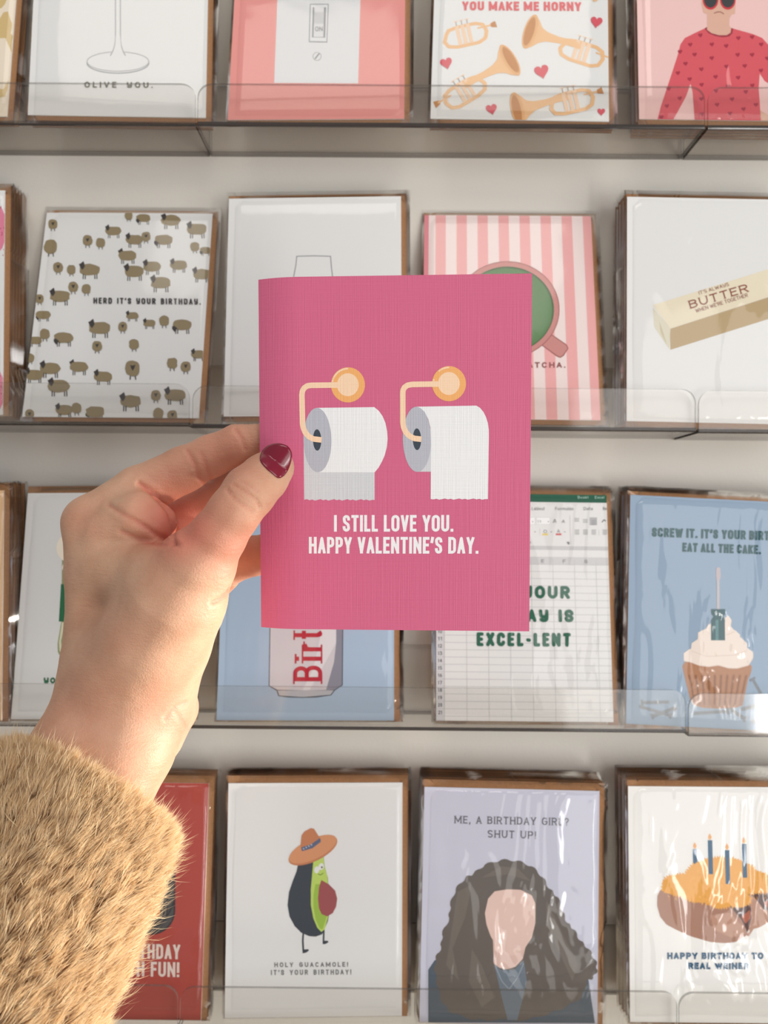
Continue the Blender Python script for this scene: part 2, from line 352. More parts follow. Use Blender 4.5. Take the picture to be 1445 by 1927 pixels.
# ------------------------------------------------------------------ cards
POSE = {
'1a':(-342.47,468.00,244.87,7.98,0.70,0.00),'1b':(-221.84,468.20,247.19,6.70,0.92,2.75),'1c':(-99.23,468.15,244.85,9.98,0.06,-1.30),
'1d':(24.65,466.84,245.77,8.56,-1.47,-1.45),'1e':(152.16,468.00,246.93,4.99,-0.42,0.00),'2a':(-341.32,467.31,59.58,2.81,1.71,-0.89),
'2b':(-222.90,468.64,62.08,12.08,-0.09,-0.29),'2c':(-99.20,465.60,62.75,6.36,0.73,-1.22),'2d':(21.37,469.63,63.25,12.6,-0.42,-1.01),
'2e':(145.11,467.31,62.17,2.94,-0.79,-0.03),'3a':(-339.23,467.24,-126.80,4.25,2.47,-1.01),'3b':(-226.98,468.40,-122.04,9.16,0.82,0.00),
'3c':(-102.45,469.5,-121.7,9.44,0.30,0.49),'3d':(30.98,468.70,-120.48,7.57,-0.25,1.00),'3e':(146.16,469.28,-121.43,5.04,-2.43,0.04),
'4a':(-218.09,468.73,-302.21,3.82,-0.53,1.00),'4b':(-96.11,472.06,-302.96,2.99,0.14,1.92),'4c':(22.32,470.80,-303.29,2.53,-0.97,0.43),
'4d':(149.30,469.08,-300.77,2.06,0.11,0.00),'H':(-51.02,311.30,-43.73,-3.33,0.34,-2.77)}
def frame(q):
    x, y, z, a, ro, ya = q; a, ro, ya = map(math.radians, (a, ro, ya))
    u = np.array([1, 0, 0.]); v = np.array([0, math.sin(a), math.cos(a)])
    u2 = u*math.cos(ro)+v*math.sin(ro); v2 = -u*math.sin(ro)+v*math.cos(ro)
    M = np.array([[math.cos(ya), -math.sin(ya), 0], [math.sin(ya), math.cos(ya), 0], [0, 0, 1]])
    u2 = M@u2; v2 = M@v2; return np.array([x, y, z]), u2, v2, np.cross(u2, v2)
def mat_of(o, u, v, n):
    return Matrix(((u[0], v[0], n[0], o[0]*MM), (u[1], v[1], n[1], o[1]*MM), (u[2], v[2], n[2], o[2]*MM+CAMZ), (0, 0, 0, 1)))

def pouch_mesh(u0, u1, v0, v1, n0, n1, mat, seed, nx=12, ny=14, amp=.25):
    """clear cellophane pouch: front sheet wavy and proud, back sheet flat, joined at the side seams"""
    rg = np.random.RandomState(seed); ph = rg.rand(6)*6.28; kx = rg.uniform(.03, .12, 6); ky = rg.uniform(-.08, .08, 6)
    V = []; mid = (n0+n1)/2
    for side in (0, 1):
        for j in range(ny+1):
            for i in range(nx+1):
                u = u0+(u1-u0)*i/nx; v = v0+(v1-v0)*j/ny; edge = i in (0, nx) or j in (0, ny)
                if edge: V.append((u, v, mid)); continue
                if side == 0:
                    w = sum(math.sin(kx[k]*u+ky[k]*v+ph[k]) for k in range(6))/6
                    V.append((u, v, n1+amp*(.5+.9*w)))
                else: V.append((u, v, n0))
    F_ = []; o = (nx+1)*(ny+1)
    for j in range(ny):
        for i in range(nx):
            a = j*(nx+1)+i; q = (a, a+1, a+nx+2, a+nx+1)
            F_.append(q); F_.append(tuple(o+t for t in reversed(q)))
    me = mesh_of('plastic_sleeve', [(a*MM, b*MM, c*MM) for a, b, c in V], F_, mat, smooth=True)
    bm = bmesh.new(); bm.from_mesh(me); bmesh.ops.remove_doubles(bm, verts=bm.verts, dist=1e-6); bm.to_mesh(me); bm.free()
    return me
def envelope_mesh():
    # pale kraft envelope body with a slightly proud pointed flap behind
    V = [(a*MM, b*MM, c*MM) for a, b, c in boxverts(-.4, 111.4, 0, 145.2, -1.5, -.85)]
    F_ = list(BOXF); idx = [0, 0, 1, 1, 1, 1]
    b = len(V); V += [(a*MM, c*MM, -1.62*MM) for a, c in ((-.4, 145.2), (111.4, 145.2), (60, 95), (51, 95))]
    F_.append((b+3, b+2, b+1, b)); idx.append(1)
    return mesh_of('envelope', V, F_, [kraft, kraft_shaded], idx)
ENV = envelope_mesh()
def stock_mesh(mat, edge=None):
    V = [(a*MM, b*MM, c*MM) for a, b, c in boxverts(0, 108, 0, 140, -.32, 0)+boxverts(0.3, 108, 0, 140, -.75, -.43)]
    F_ = list(BOXF)+[tuple(8+i for i in f) for f in BOXF]
    return mesh_of('card_stock', V, F_, [mat, edge or white_stock], [1, 0, 1, 1, 1, 1]+[1]*6)
REAR_FILM = pouch_mesh(-2.0, 113.6, -2.4, 145.6, -1.75, .35, film_flat, 5, 2, 3, .1)

class Card:
    def __init__(s, key, stock, label, short, rear, pitch, film, seed, basez):
        s.o, s.u, s.v, s.n = frame(POSE[key]); s.key = key
        root = bpy.data.objects.new('greeting_card', None); scene.collection.objects.link(root); s.root = root
        root.matrix_world = mat_of(s.o, s.u, s.v, s.n); root.empty_display_size = .02
        root['label'] = label; root['category'] = 'greeting card'; root['group'] = 'sleeved greeting cards on the shelves'
        s.stockobj = link('card_stock', stock_mesh(stock), root)
        drop = max(1.0, (s.o[2]-basez-.35)/math.cos(math.radians(POSE[key][3])))
        ev = min(3.0, drop-.35)
        s.env = link('envelope', ENV, root); s.env.location = (0, -ev*MM, 0)
        s.film = link('plastic_sleeve', pouch_mesh(-1.6, 113.4, -drop, 144.6, -1.75, .42, film, seed), root)
        s.art = Sheet((0, 0, 108, 140)); s.let = Sheet((0, 0, 108, 140), z0=.20)
        blank = s.stockobj.data if True else None
        ords = ['directly behind', 'second back behind', 'third back behind', 'fourth back behind', 'fifth back behind', 'sixth back behind', 'seventh back behind']
        rr = random.Random(seed*13+1)
        for k in range(rear):
            r2 = root.copy(); scene.collection.objects.link(r2)
            du, dv = rr.uniform(-.9, .9), rr.uniform(-.25, .6)+.2
            off = s.o-s.n*(pitch*(k+1)+rr.uniform(0, .15)+.12)+s.u*du
            # keep the bottom of every rear card on the shelf base
            off = off+np.array([0, 0, s.o[2]-off[2]+dv])
            r2.matrix_world = mat_of(off, s.u, s.v, s.n)
            r2['label'] = 'sleeved card with kraft envelope %s the %s' % (ords[k], short)
            r2['group'] = 'sleeved cards stacked behind the %s' % short
            a = s.stockobj.copy(); a.parent = r2; scene.collection.objects.link(a)
            e = s.env.copy(); e.parent = r2; scene.collection.objects.link(e)
            f = link('plastic_sleeve', REAR_FILM, r2)
    def l(s, px, py):
        d = ray(px, py); t = (s.o@s.n)/(d@s.n); p = d*t-s.o; return (p@s.u, p@s.v)
    def poly(s, c, pts, z=None): s.art.poly(c, [s.l(*p) for p in pts], z)
    def ell(s, c, cx, cy, rx, ry, rot=0, n=28, z=None, a0=0, a1=360):
        cr, sr = math.cos(math.radians(rot)), math.sin(math.radians(rot)); pts = []
        full = (a1-a0) >= 360
        for i in range(n if full else n+1):
            t = math.radians(a0+(a1-a0)*i/n); x, y = rx*math.cos(t), ry*math.sin(t)
            pts.append((cx+x*cr-y*sr, cy+x*sr+y*cr))
        s.poly(c, pts, z)
    def line(s, c, pts, w, cap='round', z=None):
        s.art.stroke(c, [s.l(*p) for p in pts], w*s.scale(), cap, None, z)
    def scale(s): return abs(s.o[1])/FPX
    def text(s, c, txt, p0, p1, hpx, wpx, **kw):
        a = np.array(s.l(*p0)); b = np.array(s.l(*p1)); L_ = np.linalg.norm(b-a)
        dx, dy = p1[0]-p0[0], p1[1]-p0[1]; dd = math.hypot(dx, dy)
        c_ = np.array(s.l(p0[0]+dy/dd*hpx, p0[1]-dx/dd*hpx)); hv = c_-a; hh = np.linalg.norm(hv)
        s.let.text(c, txt, a, (b-a)/L_, hv/hh, L_, hh, wpx*s.scale(), **kw)
    def heart(s, c, cx, cy, sz, rot=0, z=None):
        cr, sr = math.cos(math.radians(rot)), math.sin(math.radians(rot)); pts = []
        for i in range(20):
            t = 2*math.pi*i/20; x = 16*math.sin(t)**3; y = -(13*math.cos(t)-5*math.cos(2*t)-2*math.cos(3*t)-math.cos(4*t))
            x *= sz/32; y *= sz/30; pts.append((cx+x*cr-y*sr, cy+x*sr+y*cr))
        s.poly(c, pts, z)
    def done(s):
        if s.art.F: s.art.build('printed_picture', s.stockobj)
        if s.let.F: s.let.build('printed_lettering', s.stockobj)
BZ = {k: {j+1: UNITZ[k][j]+2.4 for j in range(3)} for k in UNITZ}
def crop(x0, y0, sc): return lambda x, y: (x0+x/sc, y0+y/sc)

# ---- paper colours
WHT = ink(230, 230, 228); SALMON = ink(233, 152, 145); BLUSH = ink(240, 200, 196); CREAM = ink(240, 226, 205)
PEACH = ink(238, 196, 150); DUSK = ink(150, 172, 194); SKYB = ink(172, 194, 216); RED = ink(176, 76, 66); LILAC = ink(202, 203, 218)
GRY = ink(156, 158, 160); GRYL = ink(205, 205, 205); BLK = ink(58, 56, 58)

# ---- top row
c = Card('1a', CREAM, 'cream greeting card with gold leaf blobs at the top left edge', 'cream gold leaf card', 2, 2.8, film_flat, 1, BZ[1][1])
GOLD = ink(214, 186, 128); f = crop(0, 0, 3.01)
c.poly(GOLD, [f(*p) for p in [(-40, -10), (40, -10), (30, 20), (10, 45), (-40, 60)]])
c.poly(GOLD, [f(*p) for p in [(-60, 100), (-10, 120), (20, 70), (45, 65), (55, 100), (70, 140), (60, 190), (74, 205), (66, 240), (66, 300), (55, 270), (30, 215), (-60, 220)]])
c.poly(GOLD, [f(*p) for p in [(-60, 480), (-20, 500), (20, 505), (48, 450), (44, 500), (28, 545), (-20, 560), (-60, 560)]])
c.done()
c = Card('1b', WHT, 'white greeting card with thin grey stemmed glass drawing reading OLIVE YOU', 'white olive stem-glass card', 3, 2.8, film_flat, 2, BZ[1][1])
f = crop(0, 0, 3.01); G2 = ink(172, 172, 174)
for sx in (-1, 1):
    c.line(G2, [f(668+sx*14, -160), f(668+sx*14, 230), f(668+sx*20, 265), f(668+sx*30, 292), f(668+sx*42, 315)], 2.0)
for (cy_, ry_, w_) in ((349, 55, 1.7), (357, 58, 2.2)):
    c.line(GRY if cy_ > 350 else G2, [f(668+175*math.cos(math.radians(t)), cy_+ry_*math.sin(math.radians(t))) for t in (range(0, 361, 9) if cy_ < 350 else range(0, 181, 9))], w_)
c.poly(WHT, [f(656, 200), f(680, 200), f(686, 265), f(697, 300), f(639, 300), f(650, 265)])
for sx in (-1, 1):
    c.line(G2, [f(668+sx*14, 225), f(668+sx*20, 265), f(668+sx*30, 292), f(668+sx*42, 315)], 1.4)
c.text(ink(92, 92, 78), 'OLIVE yOU.', f(478, 498), f(866, 500), 11.5, 3.6, cap='round', gap=.5, space=.9)
c.done()
c = Card('1c', SALMON, 'salmon pink greeting card with white light switch plate picture', 'salmon light switch card', 1, 2.4, film_flat, 3, BZ[1][2])
f = crop(360, 0, 3.01)
c.poly(ink(224, 224, 224), [f(493, -160), f(962, -160), f(945, 473), f(469, 470)])
c.poly(GRY, [f(671, 22), f(778, 22), f(770, 242), f(665, 240)]); c.poly(ink(226, 226, 226), [f(676, 27), f(773, 27), f(765, 235), f(671, 233)])
c.poly(ink(150, 150, 152), [f(688, 42), f(763, 42), f(758, 214), f(683, 212)]); c.poly(ink(222, 222, 222), [f(697, 38), f(752, 38), f(748, 210), f(692, 210)])
c.poly(ink(204, 204, 204), [f(696, 68), f(751, 68), f(750, 135), f(694, 135)])
c.text(ink(120, 120, 122), 'ON', f(702, 178), f(744, 178), 8.5, 1.6)
c.ell(ink(150, 150, 150), 360+712/3.01, 320/3.01, 8.2, 8.2); c.ell(ink(222, 222, 222), 360+712/3.01, 320/3.01, 7.2, 7.2); c.line(ink(110, 110, 110), [f(700, 335), f(724, 304)], 2.2, 'flat')
c.done()
c = Card('1d', WHT, 'white greeting card with gold trumpets, red hearts and YOU MAKE ME HORNY', 'white trumpet card', 3, 2.6, film_flat, 4, BZ[1][2])
f = crop(760, 0, 3.01); TB = ink(236, 190, 140); TD = ink(196, 134, 78); TL = ink(240, 208, 178); TE = ink(228, 176, 122); HR = ink(216, 88, 100)
def trumpet(b, m, flip=1):
    bx, by = f(*b); mx_, my_ = f(*m); L_ = math.hypot(mx_-bx, my_-by); ex = ((mx_-bx)/L_, (my_-by)/L_); ey = (ex[1]*flip, -ex[0]*flip)
    T = lambda x, y: (bx+ex[0]*x*L_+ey[0]*y*L_, by+ex[1]*x*L_+ey[1]*y*L_)
    W_ = L_
    ring = [T(*p) for p in [(.42, .0), (.46, .045), (.56, .06), (.78, .06), (.86, .03), (.89, -.05), (.86, -.13), (.78, -.165), (.52, -.165), (.42, -.14), (.385, -.08), (.42, 0)]]
    c.line(TB, ring, .045*W_)
    c.poly(TB, [T(*p) for p in [(.02, .19), (.07, .15), (.12, .085), (.2, .055), (.34, .045), (.5, .06), (.62, .03), (.62, -.02), (.46, -.02), (.34, -.03), (.2, -.055), (.12, -.10), (.07, -.16), (.02, -.19)]])
    c.line(TB, [T(.8, .0), T(.97, .0)], .022*W_)
    c.poly(TD, [T(.95, .022), T(1.01, .04), T(1.02, -.04), (T(.95, -.022))])
    for x in (.56, .625, .69):
        c.poly(TL, [T(x-.022, .075), T(x+.022, .075), T(x+.022, -.15), T(x-.022, -.15)])
        c.line(ink(150, 130, 110), [T(x, .08), T(x, .125)], .008*W_); c.line(TL, [T(x-.02, .13), T(x+.02, .13)], .012*W_)
    rot = math.degrees(math.atan2(ex[1], ex[0]))
    c.ell(TE, bx, by, .075*W_, .205*W_, rot); c.ell(TD, *T(-.008, 0), .05*W_, .17*W_, rot)
trumpet((40, 243), (515, 138)); trumpet((715, 180), (1185, 330)); trumpet((600, 342), (180, 592), -1); trumpet((642, 622), (1118, 515))
for x, y, s_, r_ in [(1090, 125, 68, 8), (240, 358, 68, -14), (780, 405, 82, -14), (496, 618, 64, -12), (1117, 634, 44, 0)]: c.heart(HR, *f(x, y), s_/3.01, r_)
c.poly(TB, [f(1060, -10), f(1105, -10), f(1095, 5), (f(1075, 12))])
c.text(ink(220, 92, 98), 'YOU MAKE ME HORNY', f(330, 60), f(1004, 64), 17, 6.4, gap=.2, rymax=.4)
c.done()
c = Card('1e', BLUSH, 'blush greeting card with figure in red heart sweater and sunglasses', 'blush heart sweater card', 5, 3.2, film_mid, 5, BZ[1][3])
f = crop(1100, 0, 4.19); SW = ink(218, 88, 98); SK = ink(222, 178, 156); SH = ink(168, 44, 66)
c.poly(SK, [f(*p) for p in [(1310, 930), (1360, 905), (1345, 870), (1370, 860), (1400, 880), (1445, 905), (1520, 930), (1520, 985), (1320, 985)]])
c.poly(SW, [f(*p) for p in [(945, 225), (870, 260), (790, 300), (755, 350), (735, 430), (690, 570), (640, 720), (600, 840), (575, 945), (700, 985), (740, 870), (800, 760), (835, 660), (850, 720), (868, 985), (1390, 985), (1380, 800), (1372, 700), (1380, 580), (1420, 640), (1520, 700), (1520, 400), (1445, 350), (1400, 300), (1330, 270), (1170, 225)]])
c.poly(ink(160, 50, 66), [f(*p) for p in [(945, 225), (975, 262), (1030, 285), (1090, 295), (1140, 288), (1165, 262), (1170, 225), (1140, 215), (960, 215)]])
c.poly(SK, [f(*p) for p in [(965, 60), (965, 235), (1000, 262), (1060, 278), (1120, 278), (1150, 258), (1155, 225), (1140, 200), (1145, 60)]])
c.poly(SK, [f(*p) for p in [(930, -200), (920, 30), (935, 100), (960, 110), (985, 160), (1020, 180), (1060, 185), (1100, 182), (1135, 155), (1160, 115), (1185, 110), (1190, 30), (1185, -200)]])
for x in (992, 1128):
    c.ell(ink(206, 56, 66), *f(x, -2), 15, 19); c.ell(ink(60, 60, 62), *f(x, -6), 12.5, 16)
c.line(ink(150, 90, 80), [f(1022, 104), f(1050, 94), f(1075, 96), f(1095, 110)], 1.8)
z = c.art.z+.004
for x, y in [(912, 278), (832, 352), (1003, 350), (1116, 362), (1212, 300), (1320, 292), (1392, 350), (752, 408), (867, 430), (1002, 458), (1206, 432), (1320, 432), (795, 502), (735, 576), (920, 546), (1118, 524), (1262, 520), (1390, 556), (828, 624), (922, 668), (1032, 606), (1210, 612), (1322, 674), (663, 700), (750, 775), (648, 836), (1036, 716), (1270, 724), (1162, 782), (1044, 826), (1252, 860), (1146, 896), (1350, 826), (920, 780), (925, 900), (1440, 460), (605, 925), (1130, 680)]:
    c.heart(SH, *f(x, y), 8.6, -8, z)
c.done()

# ---- second row
c = Card('2a', WHT, 'white greeting card with pink sprinkled donuts cut by the left photo edge', 'pink donut card', 6, 3.3, film_flat, 6, BZ[2][1])
for y, r_ in ((430, 60), (590, 42), (735, 55)):
    c.ell(ink(226, 132, 158) if y != 590 else ink(236, 180, 140), -38, y, r_*.9, r_); c.ell(WHT, -38, y, r_*.3, r_*.32)
z = c.art.z+.004
for k in range(60):
    x, y = rnd.uniform(-30, 14), rnd.choice([rnd.uniform(380, 480), rnd.uniform(690, 780)]); c.line(ink(150, 30, 60), [(x, y), (x+rnd.uniform(-2, 2), y+2)], 1.2, z=z)
c.done()
c = Card('2b', WHT, 'white greeting card covered in olive brown sheep reading HERD IT\'S YOUR BIRTHDAY', 'sheep card', 1, 2.0, film_flat, 7, BZ[2][1])
f = crop(0, 340, 3.01); SB = ink(146, 130, 98); SKL = ink(62, 56, 54)
def blob(cx, cy, rx, ry, sd):
    rr = random.Random(sd); return [(cx+rx*(1+rr.uniform(-.08, .08))*math.copysign(abs(math.cos(t))**.8, math.cos(t)), cy+ry*(1+rr.uniform(-.08, .08))*math.copysign(abs(math.sin(t))**.8, math.sin(t))) for t in [2*math.pi*i/16 for i in range(16)]]
side = [(642, 285, 45), (812, 212, 42, 1), (968, 225, 55), (1115, 275, 57), (762, 335, 50), (925, 335, 52, 1), (1165, 395, 34, 1), (722, 425, 52), (760, 515, 58), (862, 487, 52), (508, 505, 58), (1012, 478, 48), (1142, 530, 52), (910, 580, 58), (340, 655, 58), (245, 760, 42, 1), (565, 835, 62), (750, 765, 36), (847, 808, 36), (1030, 818, 55, 1), (360, 890, 55, 1), (200, 905, 40), (285, 1065, 58), (447, 1055, 52), (195, 1100, 52), (585, 1110, 52), (335, 1165, 62), (1125, 985, 42), (740, 1250, 62), (992, 1215, 60), (365, 1300, 50), (540, 1310, 55, 1)]
front = [(300, 248, 28), (288, 375, 40), (496, 340, 30), (570, 352, 28), (330, 492, 30), (405, 505, 27), (415, 603, 30), (490, 615, 28), (827, 318, 28), (1104, 375, 27), (225, 670, 26), (255, 870, 30), (550, 938, 30), (760, 928, 30), (695, 828, 28), (930, 795, 30), (752, 1065, 45), (975, 1035, 32), (1052, 1055, 30), (172, 1005, 25), (883, 1218, 30), (897, 1320, 32), (977, 1330, 30), (435, 1290, 30), (168, 1325, 28), (730, 200, 24)]
for i, sp in enumerate(side):
    x, y, w = sp[:3]; z0 = .05+i*.006
    for dx in (-.62, -.42, .5, .7): c.line(SKL, [f(x+w*dx, y+w*.45), f(x+w*dx*1.02, y+w*.88)], w*.10/3.01, z=z0)
    c.poly(SB, [f(*p) for p in blob(x, y, w*.98, w*.56, i)], z0+.002)
    if len(sp) > 3:
        c.poly(SKL, [f(x-w*.75, y+w*.1), f(x-w*.45, y+w*.35), f(x-w*.75, y+w*.72), f(x-w*1.0, y+w*.4), f(x-w*1.0, y+w*.15)], z0+.004)
    else:
        c.poly(SKL, [f(x-w*1.05, y-w*.55), f(x-w*.9, y-w*.6), f(x-w*.6, y-w*.85), f(x-w*.5, y-w*.55), f(x-w*.48, y-w*.3), f(x-w*.7, y+w*.02), f(x-w*.92, y-w*.25)], z0+.004)
for i, (x, y, w) in enumerate(front):
    z0 = .25+i*.004
    for dx in (-.25, .3): c.line(SKL, [f(x+w*dx, y+w*.8), f(x+w*dx*1.3, y+w*1.35)], w*.14/3.01, z=z0)
    c.poly(SB, [f(*p) for p in blob(x, y, w*.93, w*.98, i+50)], z0+.001)
    c.poly(SKL, [f(x-w*.3, y-w*.45), f(x, y-w*.35), f(x+w*.35, y-w*.5), f(x+w*.25, y-w*.1), f(x+w*.02, y+w*.3), f(x-w*.2, y-w*.05)], z0+.002)
c.art.z = .37; c.let.z = .37
c.text(ink(60, 56, 56), "HERD IT'S yOUR BIRTHDAy.", f(530, 698), f(1138, 704), 11.5, 3.5, cap='round', gap=.36, space=.6)
c.done()
c = Card('2c', WHT, 'tall plain white greeting card with faint bottle outline above the held pink card', 'white bottle outline card', 1, 2.4, film_flat, 8, BZ[2][2])
f = crop(400, 340, 3.14)
c.line(GRY, [f(480, 562), f(492, 500), f(497, 447), f(600, 444), f(697, 447), f(702, 510), f(708, 562), f(730, 700), (f(740, 1200))], 2.0)
c.line(GRY, [f(480, 562), f(455, 700), f(450, 1200)], 1.6)
c.done()
c = Card('2d', ink(244, 226, 222), 'pink striped greeting card with green matcha cup picture', 'pink striped cup card', 0, 2.4, film_flat, 9, BZ[2][2])
ST = ink(240, 176, 174); CUP = ink(206, 142, 136); CD = ink(160, 96, 92); GR = ink(92, 132, 84); GL = ink(160, 186, 142)
c.art.poly(ink(222, 140, 148), [(0, 0), (3, 0), (3, 140), (0, 140)])
z = c.art.z
for k in range(8):
    u = 10+k*13.6-2.6; c.art.poly(ST, [(u, 0), (u+6.6, 0), (u+6.6, 140), (u, 140)], z)
f = crop(760, 380, 3.01)
cx, cy = 760+585/3.01, 380+610/3.01
c.poly(CD, [f(*p) for p in [(830, 745), (922, 808), (932, 830), (905, 872), (885, 884), (865, 876), (770, 806)]])
c.poly(CUP, [f(*p) for p in [(830, 751), (918, 812), (926, 830), (900, 868), (884, 878), (868, 870), (770, 800)]])
c.ell(CD, cx, cy, 98.5, 91, n=60); c.ell(CUP, cx, cy, 97, 89.5, n=60); c.ell(ink(66, 100, 62), cx, cy, 88, 81, n=60); c.ell(GR, cx-1, cy+1, 86, 79, n=60)
c.poly(GL, [f(*p) for p in [(600, 640), (700, 590), (745, 530), (740, 560), (700, 640), (600, 740)]])
c.poly(GL, [f(*p) for p in [(640, 720), (730, 640), (780, 590), (808, 548), (808, 570), (790, 610), (740, 660), (640, 760)]])
c.poly(GL, [f(*p) for p in [(660, 780), (740, 690), (800, 640), (830, 588), (832, 630), (815, 680), (780, 740), (725, 775), (650, 800)]])
c.text(ink(150, 90, 88), 'MATCHA.', (975, 380+940/3.01), f(914, 940), 10.5, 3.4, gap=.4, rymax=.45)
c.done()
c = Card('2e', WHT, 'white greeting card with a slanted stick of butter at the right edge', 'white butter card', 6, 3.3, film_mid, 10, BZ[2][3])
f = crop(1100, 340, 3.78)
c.poly(ink(186, 162, 122), [f(*p) for p in [(605, 1055), (1304, 830), (1900, 640), (1900, 800), (1304, 985), (610, 1203)]])
c.poly(ink(218, 212, 190), [f(*p) for p in [(485, 900), (610, 1050), (602, 1200), (495, 1040)]])
c.poly(ink(200, 190, 160), [f(*p) for p in [(530, 1000), (540, 1080), (585, 1170), (550, 1050)]])
c.poly(ink(232, 222, 196), [f(*p) for p in [(485, 885), (560, 862), (1304, 630), (1900, 440), (1900, 640), (1304, 828), (610, 1052)]])
BT = ink(142, 66, 52)
c.text(BT, "IT'S ALWAyS", f(815, 812), f(1028, 748), 6.6, 1.1, gap=.22)
c.text(BT, 'BUTTER', f(752, 912), f(1166, 790), 15.5, 3.0, serif=True, gap=.3)
c.text(BT, "WHEN WE'RE TOGETHER", f(792, 940), f(1162, 826), 7.0, 1.1, gap=.22)
c.done()

# ---- third row
c = Card('3a', PEACH, 'peach greeting card cut by the left photo edge in the third row', 'peach card', 5, 3.4, film_wrinkled, 11, BZ[3][1])
c.done()
c = Card('3b', WHT, 'white greeting card behind the wrist with green banded drawing', 'white green-band card', 1, 2.4, film_flat, 12, BZ[3][1])
f = crop(0, 900, 3.857); OL = ink(150, 160, 116)
c.poly(OL, [f(*p) for p in [(445, 1040), (418, 1200), (420, 1260), (440, 1300), (480, 1320), (700, 1320), (700, 1040)]])
c.poly(ink(226, 222, 190), [f(*p) for p in [(450, 1045), (428, 1190), (432, 1250), (450, 1280), (520, 1285), (700, 1285), (700, 1045)]])
c.poly(ink(132, 158, 110), [f(*p) for p in [(472, 1045), (444, 1180), (450, 1250), (480, 1275), (700, 1275), (700, 1045)]])
c.poly(ink(150, 160, 110), [f(*p) for p in [(450, 590), (470, 590), (474, 770), (448, 770)]])
c.poly(ink(38, 110, 70), [f(*p) for p in [(443, 768), (640, 768), (640, 1040), (427, 1040)]])
c.ell(ink(250, 240, 222), 136, 1031, 30, 29); c.ell(ink(250, 244, 230), 124, 1068, 7, 8)
c.text(ink(52, 110, 76), 'yOU', f(318, 1488), f(450, 1489), 11, 3.8, cap='round')
c.done()
c = Card('3c', SKYB, 'blue greeting card with grey drinks can reading Birt in red', 'blue drinks can card', 2, 2.3, film_mid, 13, BZ[3][2])
f = crop(370, 1100, 3.01)
c.poly(ink(88, 92, 100), [f(*p) for p in [(420, -240), (408, 575), (452, 602), (462, 632), (520, 640), (600, 642), (680, 640), (762, 628), (782, 602), (828, 570), (834, -240)]])
c.poly(ink(190, 190, 196), [f(*p) for p in [(458, 600), (468, 628), (600, 637), (758, 624), (776, 600)]])
c.poly(ink(212, 206, 210), [f(*p) for p in [(425, -240), (413, 572), (456, 596), (620, 600), (778, 597), (822, 568), (829, -240)]])
c.poly(ink(228, 224, 226), [f(*p) for p in [(640, 597), (735, 430), (790, 330), (790, -240), (700, -240), (700, 300), (660, 480), (600, 598)]])
c.poly(ink(140, 140, 154), [f(*p) for p in [(733, 596), (778, 440), (790, 330), (790, -240), (829, -240), (822, 568), (778, 597)]])
CR_ = ink(188, 34, 58)
c.text(CR_, 'Birt', (370+712/3.01, 1100+548/3.01), (370+712/3.01, 1100+262/3.01), 55, 10.5, serif=True, gap=.3, lw=1)
c.done()
c = Card('3d', WHT, 'white spreadsheet greeting card with green lettering EXCEL-LENT', 'spreadsheet card', 4, 2.5, film_mid, 14, BZ[3][2])
f = crop(780, 900, 3.14)
s_ = c.art
s_.poly(ink(36, 96, 74), [(0, 135), (108, 135), (108, 140), (0, 140)])
s_.poly(ink(228, 228, 226), [(0, 107), (108, 107), (108, 135), (0, 135)])
s_.poly(ink(200, 200, 200), [(0, 104.7), (108, 104.7), (108, 107.2), (0, 107.2)])
s_.poly(ink(206, 206, 206), [(0, 95.5), (108, 95.5), (108, 100.3), (0, 100.3)])
s_.poly(ink(206, 206, 208), [(0, 0), (5.2, 0), (5.2, 100), (0, 100)])
GL_ = ink(190, 190, 190); z = s_.z+.004
v_ = 95.5; k = 0
while v_ > 1:
    s_.poly(GL_, [(0, v_-.13), (108, v_-.13), (108, v_+.13), (0, v_+.13)], z); v_ -= 4.42
for k in range(9):
    u_ = 5.2+k*13.55
    s_.poly(GL_, [(u_-.13, 0), (u_+.13, 0), (u_+.13, 99 if k else 96), (u_-.13, 99 if k else 96)], z)
GT = ink(110, 110, 112)
for k, ch in enumerate('ABCDEFG'): c.let.text(GT, ch, (11.3+k*13.6, 96.6), (1, 0), (0, 1), 1.8, 2.1, .35); 
for k in range(1, 22):
    t_ = str(k); c.let.text(GT, t_, (1.2 if k > 9 else 1.8, 92-(k-1)*4.42+.2), (1, 0), (0, 1), 2.4 if k > 9 else 1.3, 2.2, .4)
DK = ink(120, 122, 122)
g = crop(980, 920, 7.225)
c.text(ink(180, 214, 200), 'Book1', g(772, 134), g(915, 134), 5, 1.0); c.text(ink(180, 214, 200), 'Excel', g(1005, 134), g(1130, 134), 5, 1.0)
c.text(DK, 'Pa', g(60, 290), g(105, 290), 6, 1.0); c.text(DK, 'Layout', g(148, 290), g(322, 290), 6, 1.0); c.text(DK, 'Formulas', g(466, 290), g(714, 290), 6, 1.0); c.text(DK, 'Data', g(852, 290), g(975, 290), 6, 1.0)
c.text(DK, 'Re', g(1116, 290), g(1165, 290), 6, 1.0)
c.text(DK, '11', g(222, 464), g(272, 464), 5, .9)
for (x0, y0, x1, y1) in [(60, 385, 195, 487), (208, 385, 400, 487)]: c.poly(ink(200, 200, 200), [g(x0, y0), g(x1, y0), g(x1, y1), g(x0, y1)]); c.poly(ink(242, 242, 242), [g(x0+5, y0+5), g(x1-5, y0+5), g(x1-5, y1-5), g(x0+5, y1-5)])
c.text(DK, 'A', g(434, 464), g(486, 464), 7.5, 1.1); c.text(DK, 'A', g(556, 464), g(598, 464), 6, 1.1)
for x in (160, 374, 192, 412, 598):
    y = 446 if x in (160, 374) else 585
    c.poly(GT, [g(x-12, y-5), g(x+12, y-5), g(x, y+9)])
